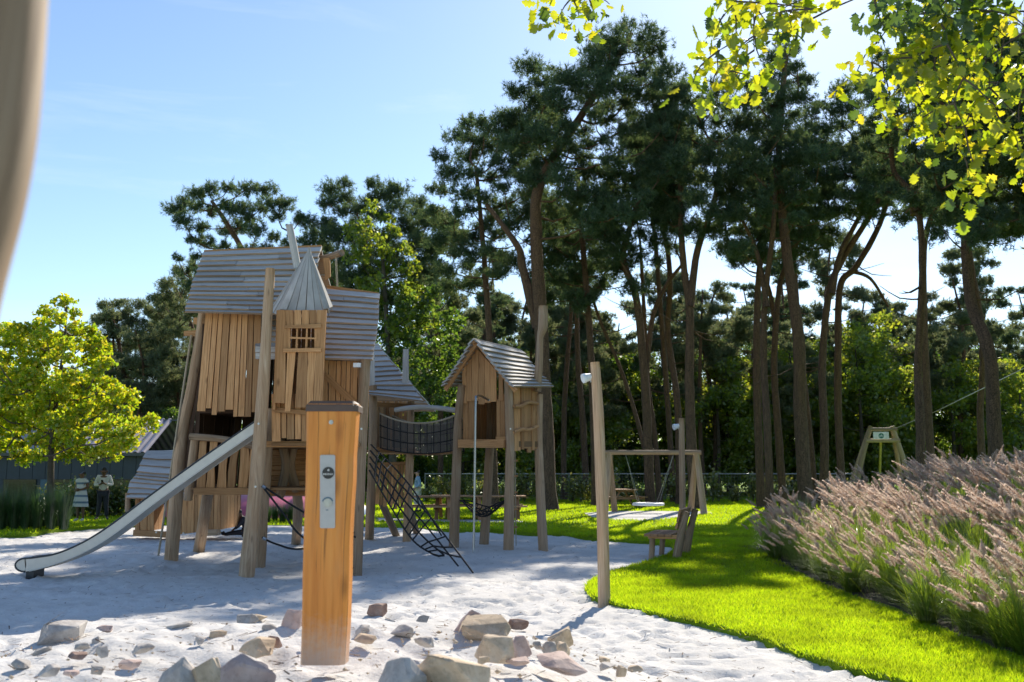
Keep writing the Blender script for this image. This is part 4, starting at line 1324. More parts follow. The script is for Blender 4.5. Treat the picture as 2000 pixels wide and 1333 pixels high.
# ================================================================= POLES WITH LAMPS
def lamp_pole(path, rad, lamp, label):
    b0 = path[-1]
    t = thing('lamp_pole', label, 'pole', (b0.x, b0.y, 0), 'round wooden lamp poles')
    Log(t, 'shaft', path, rad, wob=0.07, n=14)
    q = lamp
    l = thing('floodlight', label.replace('wooden pole', 'pale floodlight clamped near the top of the wooden pole').replace('round ', ''), 'lamp', tuple(q), 'floodlights of the playground')
    m = MB(); m.tube([q + Vector((-.03, -.02, 0.0)), q + Vector((.05, .02, .02))], [.056, .044], 14); obj('housing', m, M['white_plastic'], l)
    m = MB(); m.tube([q + Vector((-.06, -.03, -.01)), q + Vector((-.028, -.02, 0))], [.061, .061], 14); obj('visor', m, M['white_plastic'], l)
    top_ = min(path[:-1], key=lambda p: abs(p.z - q.z))
    m = MB(); m.bar(q + Vector((.04, .02, .03)), Vector((top_.x, top_.y - .02, q.z + .0)), .02, .02); m.box(q + Vector((.05, .02, 0)), (.02, .04, .10)); obj('bracket', m, M['steel'], l)
    return t, l
q = G(1180, 1176)
t, l = lamp_pole([P(1162, 708, q.y), P(1168, 800, q.y), P(1172, 900, q.y), P(1177, 1020, q.y), Vector((q.x, q.y, -.1))], [.060, .068, .071, .074, .076], P(1147, 739, q.y), 'tall round pale wooden pole at the edge of the lawn')
l['label'] = 'pale floodlight clamped to the tall wooden pole at the lawn edge'
t, l = lamp_pole([P(1331, 817, 20), P(1332, 900, 20), P(1333, 1000, 20), Vector((P(1333, 1000, 20).x, 20, -.1))], [.055, .060, .062, .066], P(1321, 834, 20), 'round grey wooden pole behind the bench')
l['label'] = 'pale floodlight on the grey wooden pole behind the bench'

# ================================================================= BENCH
bq = G(1320, 1093)
bn = thing('bench', 'wooden bench with slanted log ends on the lawn, seen from its side', 'bench', (bq.x, bq.y, 0))
lv = Vector((0.30, 0.95, 0)); fv = Vector((-0.95, 0.30, 0))
for s in (0.0, 1.25):
    o0 = bq + lv * s
    m = MB(); m.tube(spline([o0 + Vector((0, 0, -.08)), o0 - fv * 0.09 + Vector((0, 0, .4)), o0 - fv * 0.22 + Vector((0, 0, .86))], 4), lerp_list([.085, .075, .06], 9), 10, wob=.1)
    obj('end_log', m, M['log'], bn, smooth=True)
    m = MB(); m.tube([o0 + fv * .46 + lv * (.05 if s == 0 else -.05) + Vector((0, 0, -.08)), o0 + fv * .42 + Vector((0, 0, .38))], .055, 9); obj('leg', m, M['log'], bn, smooth=True)
    m = MB(); m.bar(o0 + fv * .50 + Vector((0, 0, .40)), o0 - fv * .08 + Vector((0, 0, .40)), .07, .07); obj('bearer', m, M['oak'], bn)
for k in range(4):
    o0 = bq + fv * (.06 + k * .13) + Vector((0, 0, .45)) - lv * .08
    m = MB(); m.board(o0, o0 + lv * 1.42, o0 + lv * 1.42 + fv * .12, o0 + fv * .12, .045, 4, .08, (0, 0, 1)); obj('seat_board', m, M['table_wood'], bn)
for k in range(3):
    z = .55 + k * .125
    o0 = bq - fv * (.05 + (z - .4) * .24) + fv * .09 + Vector((0, 0, z)) - lv * .05
    m = MB(); m.board(o0, o0 + lv * 1.36, o0 + lv * 1.36 + Vector((0, 0, .11)) - fv * .03, o0 + Vector((0, 0, .11)) - fv * .03, .04, 4, .1, fv); obj('back_board', m, M['table_wood'], bn)

# ================================================================= SWING
sq = G(1368, 1005)
YW = sq.y
swg = thing('swing_frame', 'grey log swing frame with a round nest swing on the lawn beyond the tall pole', 'swing', tuple(sq))
Log(swg, 'crossbeam', [(1180, 884, YW + .3), (1270, 884, YW + .3), (1369, 884, YW + .3)], .09, mat='log', n=10, wob=.05)
for p0, p1 in (((1361, 888, YW - .1), gp(1376, 1007)), ((1359, 888, YW + .6), gp(1348, 1001)), ((1190, 888, YW - .1), gp(1180, 1008)), ((1190, 888, YW + .6), gp(1201, 1001))):
    Log(swg, 'leg', [p0, p1], [.11, .13], mat='log', wob=.06)
sc = P(1266, 985, YW + .3)
for a, b in ((1222, 1248), (1315, 1284)):
    for dy in (-.35, .35):
        m = MB(); m.tube([P(a, 889, YW + .3), Vector((P(b, 985, YW + .3).x, YW + .3 + dy, sc.z))], .006, 5); obj('chain', m, M['steel'], swg)
m = MB()
ring = [sc + Vector((math.cos(k * math.pi / 12) * .56, math.sin(k * math.pi / 12) * .56, 0)) for k in range(25)]
m.tube(ring, .05, 8); obj('ring_seat', m, M['white_plastic'], swg, smooth=True)
m = MB()
for k in range(-4, 5):
    w = math.sqrt(max(0, .56 ** 2 - (k * .125) ** 2)); m.tube([sc + Vector((k * .125, -w, 0)), sc + Vector((k * .125, 0, -.06)), sc + Vector((k * .125, w, 0))], .012, 4)
    m.tube([sc + Vector((-w, k * .125, 0)), sc + Vector((0, k * .125, -.06)), sc + Vector((w, k * .125, 0))], .012, 4)
obj('seat_net', m, M['black'], swg, kind='stuff')

# ================================================================= PICNIC TABLES
def picnic_table(x, y, rz, label):
    t = thing('picnic_table', label, 'table', (x, y, 0.035), 'picnic tables on the lawn')
    rot = Matrix.Rotation(rz, 3, 'Z'); o0 = Vector((x, y, 0.035))
    W = lambda a, b, c: o0 + rot @ Vector((a, b, c))
    for k in range(5):
        yy = -.36 + k * .18
        m = MB(); m.board(W(-.9, yy - .083, .76), W(.9, yy - .083, .76), W(.9, yy + .083, .76), W(-.9, yy + .083, .76), .045, 3, .03, (0, 0, 1)); obj('top_board', m, M['table_wood'], t)
    for s in (-1, 1):
        for k in range(2):
            yy = s * (.68 + k * .15)
            m = MB(); m.board(W(-.9, yy - .07, .45), W(.9, yy - .07, .45), W(.9, yy + .07, .45), W(-.9, yy + .07, .45), .045, 3, .03, (0, 0, 1)); obj('bench_board', m, M['table_wood'], t)
        for e in (-.62, .62):
            m = MB(); m.bar(W(e, s * .28, .71), W(e, s * .66, -.02), .05, .12, up=tuple(rot @ Vector((1, 0, 0)))); obj('leg', m, M['table_wood'], t)
    for e in (-.67, .67):
        m = MB(); m.bar(W(e, -.82, .37), W(e, .82, .37), .045, .10); m.bar(W(e, -.4, .68), W(e, .4, .68), .045, .08); obj('cross_bar', m, M['table_wood'], t)
    return t
for px, py, rz, lab in ((838, 1017, .12, 'picnic table left of the stilts, behind the climbing net'), (893, 1015, -.05, 'picnic table partly hidden by the front left stilt'),
                        (972, 1016, .08, 'picnic table seen between the front stilts behind the net hammock'), (1216, 991, 1.75, 'picnic table far back beside the tall pale pole, end on')):
    g = G(px, py); picnic_table(g.x, g.y, rz, lab)

# ================================================================= FENCE, ZIP LINE, SHED, PILLOW
M['fence'] = plain('galvanised_fence', (0.20, 0.22, 0.21), 0.45, 0.6)
M['rail'] = plain('pale_rail', (0.50, 0.52, 0.52), 0.35, 0.6)
M['frame_wood'] = wood('pale_frame_wood', (0.22, 0.17, 0.10), (0.36, 0.29, 0.18), (0.46, 0.38, 0.25))
YFN = 53.0
fx0, fx1 = P(830, 960, YFN).x, P(1680, 960, YFN).x
fen = thing('mesh_fence', 'long wire mesh fence with a pale top rail at the far side of the lawn', 'fence', ((fx0 + fx1) / 2, YFN, 0))
zt = P(1000, 926, YFN).z
m = MB(); m.tube([(fx0, YFN, zt), (fx1, YFN, zt)], .028, 8); obj('top_rail', m, M['rail'], fen)
m = MB()
for k in range(1, 9): m.bar((fx0, YFN, zt * k / 9), (fx1, YFN, zt * k / 9), .008, .008)
x = fx0
while x < fx1:
    m.bar((x, YFN - .006, 0), (x, YFN - .006, zt), .007, .007, (0, 1, 0)); x += .16
obj('wire_mesh', m, M['fence'], fen, kind='stuff')
x = fx0
while x <= fx1 + .1:
    m = MB(); m.bar((x, YFN + .05, -.1), (x, YFN + .05, zt + .05), .06, .06, (0, 1, 0)); obj('fence_post', m, M['fence'], fen); x += 2.53

YZ = 47.0
zf = thing('zip_line_gantry', 'wooden frame with a small white sign at the end of the zip line', 'frame', (P(1725, 940, YZ).x, YZ, 0))
for a, b in (((1700, 833), (1664, 972)), ((1742, 833), (1790, 972))):
    Log(zf, 'leg', [P(*a, YZ), P(a[0] * .5 + b[0] * .5, (a[1] + b[1]) / 2, YZ), Vector((P(*b, YZ).x, YZ, -.1))], [.11, .12, .13], mat='frame_wood', wob=.08)
    Log(zf, 'leg', [P(*a, YZ + .1), Vector((P(*b, YZ).x + .1, YZ + 1.6, -.1))], [.10, .12], mat='frame_wood', wob=.08)
Log(zf, 'crossbeam', [P(1698, 839, YZ - .05), P(1752, 839, YZ - .05)], .085, mat='frame_wood')
Log(zf, 'crossbeam', [P(1690, 861, YZ - .05), P(1757, 861, YZ - .05)], .10, mat='frame_wood')
m = MB(); a, b = P(1705, 844, YZ - .16), P(1736, 858, YZ - .16)
m.box((a + b) / 2, (b.x - a.x, .03, a.z - b.z)); sg = obj('sign_panel', m, M['white_plastic'], zf)
M['green_print'] = plain('green_print', (0.02, 0.17, 0.14), .5)
m = MB(); q = P(1721, 851.5, YZ - .178); m.disc(q, (0, 1, 0), .125, .004, 18); obj('green_emblem', m, M['green_print'], sg)
m = MB(); m.box(q + Vector((0, -.004, -.015)), (.19, .004, .035)); m.box(q + Vector((0.01, -.004, .03)), (.05, .004, .04)); obj('emblem_stroke', m, M['white_plastic'], sg)
M['yellow_pole'] = plain('yellow_pole', (0.40, 0.38, 0.03), .5)
m = MB(); m.tube([P(1720, 862, YZ + .2), Vector((P(1714, 940, YZ + .2).x, YZ + .2, -.1))], .055, 10); obj('yellow_strut', m, M['yellow_pole'], zf)
zc = thing('zip_line_cable', 'thin steel zip line cable rising to the right in front of the pines', 'cable', tuple(P(1752, 836, YZ)))
m = MB(); m.tube([P(1752, 836, YZ), P(1830, 803, 41.5), P(2000, 720, 33), P(2420, 510, 21)], .016, 6); obj('wire', m, M['rail'], zc)
m = MB(); q = P(1765, 831, YZ - .8); m.box(q, (.16, .08, .1)); obj('buffer', m, M['dark_steel'], zc)

M['shed_wall'] = plain('slate_blue_cladding', (0.030, 0.042, 0.062), .55, 0, .12, 3)
M['shed_door'] = plain('blue_grey_door', (0.05, 0.11, 0.17), .5, 0, .1, 3)
M['tile'] = plain('glazed_roof_tile', (0.34, 0.31, 0.34), .28, 0, .1, 2)
M['glass'] = plain('dark_glass', (0.015, 0.018, 0.022), .08)
YB = 44.0
sd = thing('shed', 'dark slate blue pavilion with a pale ribbed roof behind the yellowing tree', 'building', (P(130, 940, YB).x, YB, 0))
x0, x1 = P(-60, 900, YB).x, P(292, 900, YB).x
ze_ = P(200, 888, YB).z
m = MB(); m.box(((x0 + x1) / 2, YB + 3, ze_ / 2), (x1 - x0, 6, ze_)); wall_ = obj('wall', m, M['shed_wall'], sd)
nb_ = int((x1 - x0) / .55)
for k in range(nb_):
    xx = x0 + (k + .5) * (x1 - x0) / nb_
    m = MB(); m.box((xx, YB - .02, ze_ * .76), ((x1 - x0) / nb_ - .02, .03, ze_ * .45)); obj('cladding_board', m, M['shed_wall'], wall_)
for px0, px1, mt in ((82, 100, 'shed_door'), (102, 142, 'glass'), (145, 175, 'shed_door'), (10, 70, 'glass'), (205, 285, 'glass')):
    a, b = P(px0, 905, YB - .05), P(px1, 953, YB - .05)
    m = MB(); m.box(((a.x + b.x) / 2, YB - .05, ze_ * .27), (b.x - a.x, .06, ze_ * .52)); obj('door_panel' if mt == 'shed_door' else 'window', m, M[mt], wall_)
rz = P(230, 822, YB + 3).z
rf = obj('roof', (lambda m: (m.bar((x0 - .3, YB + 3, rz + .02), (x1 + .2, YB + 3, rz + .02), .25, .08), m.bar((x0 - .3, YB - .32, ze_ + .0), (x1 + .2, YB - .32, ze_ + .0), .1, .14), m)[2])(MB()), M['dark_steel'], sd)
nr = int((x1 - x0) / .30)
for k in range(nr):
    xx = x0 - .2 + k * (x1 - x0 + .3) / nr
    for sgn in (-1, 1):
        ye = YB - .3 if sgn < 0 else YB + 6.3
        m = MB()
        rows = []
        prof = [(-.15, 0), (-.10, .01), (-.06, .055), (0, .075), (.06, .055), (.10, .01), (.15, 0)]
        for t in (0, 1):
            yy = ye + (YB + 3 - ye) * t; zz = ze_ + .05 + (rz - ze_) * t
            for dx, dz in prof: m.vert((xx + dx, yy, zz + dz), (t * 3, dx))
        for i in range(6):
            q = (i, i + 1, i + 8, i + 7); m.f.append(q if sgn < 0 else q[::-1])
        obj('roof_tile_row', m, M['tile'], rf, smooth=True)
# bouncing pillow
def pillow_mat():
    m, nt, b = new_mat('striped_vinyl')
    tc = nt.nodes.new('ShaderNodeTexCoord'); sep = nt.nodes.new('ShaderNodeSeparateXYZ')
    nt.links.new(tc.outputs['Object'], sep.inputs[0])
    f = maprange(nt, sep.outputs[1], 0, 1, -3.2, 3.2)
    r = nt.nodes.new('ShaderNodeValToRGB'); r.color_ramp.interpolation = 'CONSTANT'
    cs = [(0, (.50, .10, .17)), (.30, (.03, .06, .20)), (.38, (.25, .38, .55)), (.52, (.62, .40, .05)), (.75, (.25, .30, .03))]
    while len(r.color_ramp.elements) < len(cs): r.color_ramp.elements.new(.5)
    for e, (p, c) in zip(r.color_ramp.elements, cs): e.position = p; e.color = (*c, 1)
    nt.links.new(f, r.inputs[0]); nt.links.new(r.outputs[0], b.inputs['Base Color'])
    b.inputs['Roughness'].default_value = .4
    return m
pc = Vector((P(515, 1010, 36.5).x, 36.5, 0.035))
m = MB()
for i in range(9):
    t = i / 8 * math.pi / 2
    for k in range(32):
        a = 2 * math.pi * k / 32
        m.vert(pc + Vector((3.9 * math.cos(t) * math.cos(a), 3.2 * math.cos(t) * math.sin(a), .95 * math.sin(t) - .02)))
    if i:
        for k in range(32):
            s = (i - 1) * 32; m.f.append((s + k, s + (k + 1) % 32, s + 32 + (k + 1) % 32, s + 32 + k))
o = obj('bouncing_pillow', m, pillow_mat(), smooth=True, origin=tuple(pc))
tag(o, 'low domed bouncing pillow in pink, yellow and blue seen under the tall playhouse', 'bouncing pillow')
# street lamp far behind
q = P(1384, 836, 66)
sl2 = thing('street_lamp', 'distant street lamp with a flat pale head behind the fence', 'street lamp', (q.x + .6, 66, 0))
m = MB(); m.tube([(q.x + .6, 66, -.1), (q.x + .6, 66, q.z - .1), (q.x + .3, 66, q.z + .02)], .05, 8); obj('pole', m, M['fence'], sl2)
m = MB(); m.lathe((q.x, 66, q.z - .06), [(.30, 0), (.42, .03), (.36, .10), (.05, .14)], 14); obj('head', m, M['white_plastic'], sl2)
# small terrace table by the shed
q = G(78, 966)
tt = thing('terrace_table', 'small pale terrace table in the shade by the dark pavilion', 'table', tuple(q))
m = MB(); m.lathe((q.x, q.y, .72), [(0, 0), (.62, 0), (.62, .04), (0, .04)], 18); obj('top', m, M['white_plastic'], tt)
for a in range(4):
    m = MB(); c = R(45 + 90 * a); m.tube([(q.x + .4 * math.cos(c), q.y + .4 * math.sin(c), .03), (q.x + .3 * math.cos(c), q.y + .3 * math.sin(c), .72)], .03, 6); obj('leg', m, M['white_plastic'], tt)

# ================================================================= FOLIAGE
def norm(a): return a / np.maximum(np.linalg.norm(a, axis=-1, keepdims=True), 1e-9)

def poly_points(poly, n, rg):
    xs = [p[0] for p in poly]; ys = [p[1] for p in poly]
    out = []
    while len(out) < n:
        x = rg.uniform(min(xs), max(xs)); y = rg.uniform(min(ys), max(ys))
        if in_poly(np.array([x]), np.array([y]), poly)[0]: out.append((x, y))
    return out

def spread_points(poly, n, rg):
    """blue-noise-like: best candidate sampling"""
    cand = poly_points(poly, n * 6, rg); out = [cand[0]]
    ca = np.array(cand)
    d = np.hypot(*(ca - ca[0]).T)
    for k in range(n - 1):
        i = int(np.argmax(d)); out.append(tuple(ca[i])); d = np.minimum(d, np.hypot(*(ca - ca[i]).T))
    return out

def needle_tris(pos, dr, K, L, w, rg):
    N = len(pos)
    pos = np.repeat(pos, K, 0); dr = np.repeat(dr, K, 0)
    n = N * K
    d = norm(dr * 0.75 + rg.normal(0, 0.62, (n, 3)))
    base = pos + dr * rg.uniform(-0.12, 0.06, (n, 1))
    ln = L * rg.uniform(0.7, 1.25, (n, 1))
    side = norm(np.cross(d, rg.normal(0, 1, (n, 3)))) * (w * rg.uniform(.7, 1.3, (n, 1)))
    v = np.stack([base - side, base + side, base + d * ln], 1).reshape(-1, 3)
    return v

def pine_tufts(blobs, rg, dens=1.0, k=6):
    P_, D_ = [], []
    for c, r in blobs:
        nt_ = max(6, int(34 * dens * (r[0] * r[1] + 0.4 * r[0] * r[2])))
        d = norm(rg.normal(0, 1, (nt_, 3)) + np.array([0, 0, 0.35]))
        end = c + d * r * rg.uniform(0.4, 1.08, (nt_, 1))
        td = norm(d * 0.7 + np.array([0, 0, 0.55]) + rg.normal(0, 0.35, (nt_, 3)))
        p = np.repeat(end, k, 0) - np.repeat(td, k, 0) * rg.uniform(0, 0.5, (nt_ * k, 1)) * r[0] + rg.normal(0, 0.10, (nt_ * k, 3)) * r[0]
        P_.append(p); D_.append(norm(np.repeat(td, k, 0) + rg.normal(0, 0.45, (nt_ * k, 3))))
    return np.concatenate(P_), np.concatenate(D_)

def tris(v): return np.arange(len(v)).reshape(-1, 3)

def leaf_quads(pos, size, rg, nrm=None, flat=0.0):
    n = len(pos)
    a = norm(rg.normal(0, 1, (n, 3)) * np.array([1, 1, 1 - flat]))
    b = norm(np.cross(a, rg.normal(0, 1, (n, 3))))
    s = size * rg.uniform(0.65, 1.3, (n, 1))
    v = np.stack([pos - a * s * .5, pos + b * s * .36, pos + a * s * .55, pos - b * s * .36], 1).reshape(-1, 3)
    return v

def quads_of(v): return np.arange(len(v)).reshape(-1, 4)

def blob_leaves(blobs, n_per, rg, shell=0.55):
    out = []
    for c, r in blobs:
        n = max(8, int(n_per * r[0] * r[0]))
        nc = max(2, n // 9)
        d = norm(rg.normal(0, 1, (nc, 3)) + np.array([0, 0, .2]))
        cc = c + d * r * (rg.uniform(0, 1, (nc, 1)) ** shell)
        p = np.repeat(cc, 9, 0) + rg.normal(0, .13, (nc * 9, 3)) * r[0]
        out.append(p)
    return np.concatenate(out)

def limb(m, a, b, r0, r1, rg, n=5, sagz=0.25):
    a = Vector(a); b = Vector(b); L = (b - a).length
    mid = a.lerp(b, .5) + Vector((rg.uniform(-.1, .1) * L, rg.uniform(-.1, .1) * L, -sagz * L * rg.uniform(.2, .8)))
    pts = spline([a, mid, b], max(2, n // 2))
    m.tube(pts, lerp_list([r0, r1], len(pts)), 6, caps=False, wob=.15)

def limbs_for(m, trunk, blobs, rg, rtop, twigs=3, maxr=.11):
    """branching: every foliage clump hangs on the trunk or on a clump nearer to it"""
    T = np.array([tuple(p) for i, p in enumerate(trunk) if i >= len(trunk) * .30])
    order = sorted(range(len(blobs)), key=lambda i: float(np.min(np.linalg.norm(T - blobs[i][0], axis=1))))
    nodes = [(t, 0) for t in T]
    size = {}
    par = {}
    for i in order:
        c = blobs[i][0]
        A = np.array([n_[0] for n_ in nodes])
        d = np.linalg.norm(A - c, axis=1)
        cost = d + np.maximum(0, A[:, 2] - c[2] + .15) * 1.4 + np.array([0.35 * n_[1] for n_ in nodes])
        j = int(np.argmin(cost))
        par[i] = (A[j], j - len(T))
        nodes.append((c, nodes[j][1] + 1))
    kids = {}
    for k_, i in enumerate(order): size[k_] = 1
    for k_ in range(len(order) - 1, -1, -1):
        pj = par[order[k_]][1]
        if pj >= 0: size[pj] += size[k_]
    for k_, i in enumerate(order):
        c, r = blobs[i]; a, pj = par[i]
        r0 = min(maxr, .012 + .014 * math.sqrt(size[k_]) * maxr / .11)
        limb(m, a, c, r0 * 1.25, max(.008, r0 * .7), rg)
        c = Vector(c); a = Vector(a)
        for k in range(twigs):
            d = Vector((rg.normal(), rg.normal(), rg.normal() * .6 + .3)).normalized()
            e = c + Vector((d.x * r[0], d.y * r[1], d.z * r[2])) * .85
            limb(m, c.lerp(a, rg.uniform(.02, .3)), e, .013, .005, rg, n=2, sagz=.1)

def pine(label, path, Y, w_px, regions, group='tall pines at the lawn edge', dens=1.0, forks=(), base_y=None, seed=1, mat='needles', dead=4, name='pine_tree'):
    rg = np.random.default_rng(seed)
    pts = [P(x, y, Y) for x, y in path]
    b0 = pts[0].copy(); b0.z = -.15
    pts[0] = b0
    root = thing(name, label, 'tree', (b0.x, b0.y, 0.0), group)
    k = PXM(Y)
    r0 = w_px[0] * k * .42; r1 = w_px[1] * k * .45
    # a little depth wander so the stem is not flat
    for i in range(1, len(pts)): pts[i].y += rg.uniform(-.25, .25) * min(i, 2)
    sp = spline(pts, 7)
    m = MB()
    rad = lerp_list([r0, (r0 * 1.2 + r1) / 2.2, r1], len(sp))
    for i in range(len(sp)):
        if sp[i].z < 1.0: rad[i] *= 1 + .35 * (1 - max(sp[i].z, 0)) ** 2
    m.tube(sp, rad, 12, wob=.14)
    trunk_pts = list(sp)
    for f, wf_ in forks:
        fp_ = [P(x, y, Y + rg.uniform(-.3, .3)) for x, y in f]
        fs_ = spline(fp_, 6)
        m.tube(fs_, lerp_list([wf_[0] * k / 2, wf_[1] * k / 2], len(fs_)), 9, wob=.12)
        trunk_pts += fs_
    blobs = []
    for poly, n, rpx in regions:
        for x, y in spread_points(poly, int(n * (1.45 if n < 20 else 1.12)), rg):
            c = P(x, y, Y + rg.uniform(-2.4, 2.4))
            r = rpx * k * rg.uniform(.7, 1.25)
            blobs.append((np.array(c), np.array([r, r, r * rg.uniform(.5, .72)])))
    limbs_for(m, trunk_pts, blobs, rg, r1)
    for j in range(dead):        # dead snags under the crown
        i = int(len(sp) * rg.uniform(.3, .75)); a = sp[i]
        e = a + Vector((rg.choice([-1, 1]) * rg.uniform(.6, 2.0), rg.uniform(-1, 1), rg.uniform(-.5, .7)))
        limb(m, a, e, .035, .008, rg, sagz=.2)
    obj('trunk', m, M['bark'], root, smooth=True)
    tp_, td_ = pine_tufts(blobs, rg, dens * 1.45)
    v = needle_tris(tp_, td_, 10, .19, .0135, rg)
    o = tri_obj('crown', v, tris(v), M[mat], root)
    return root

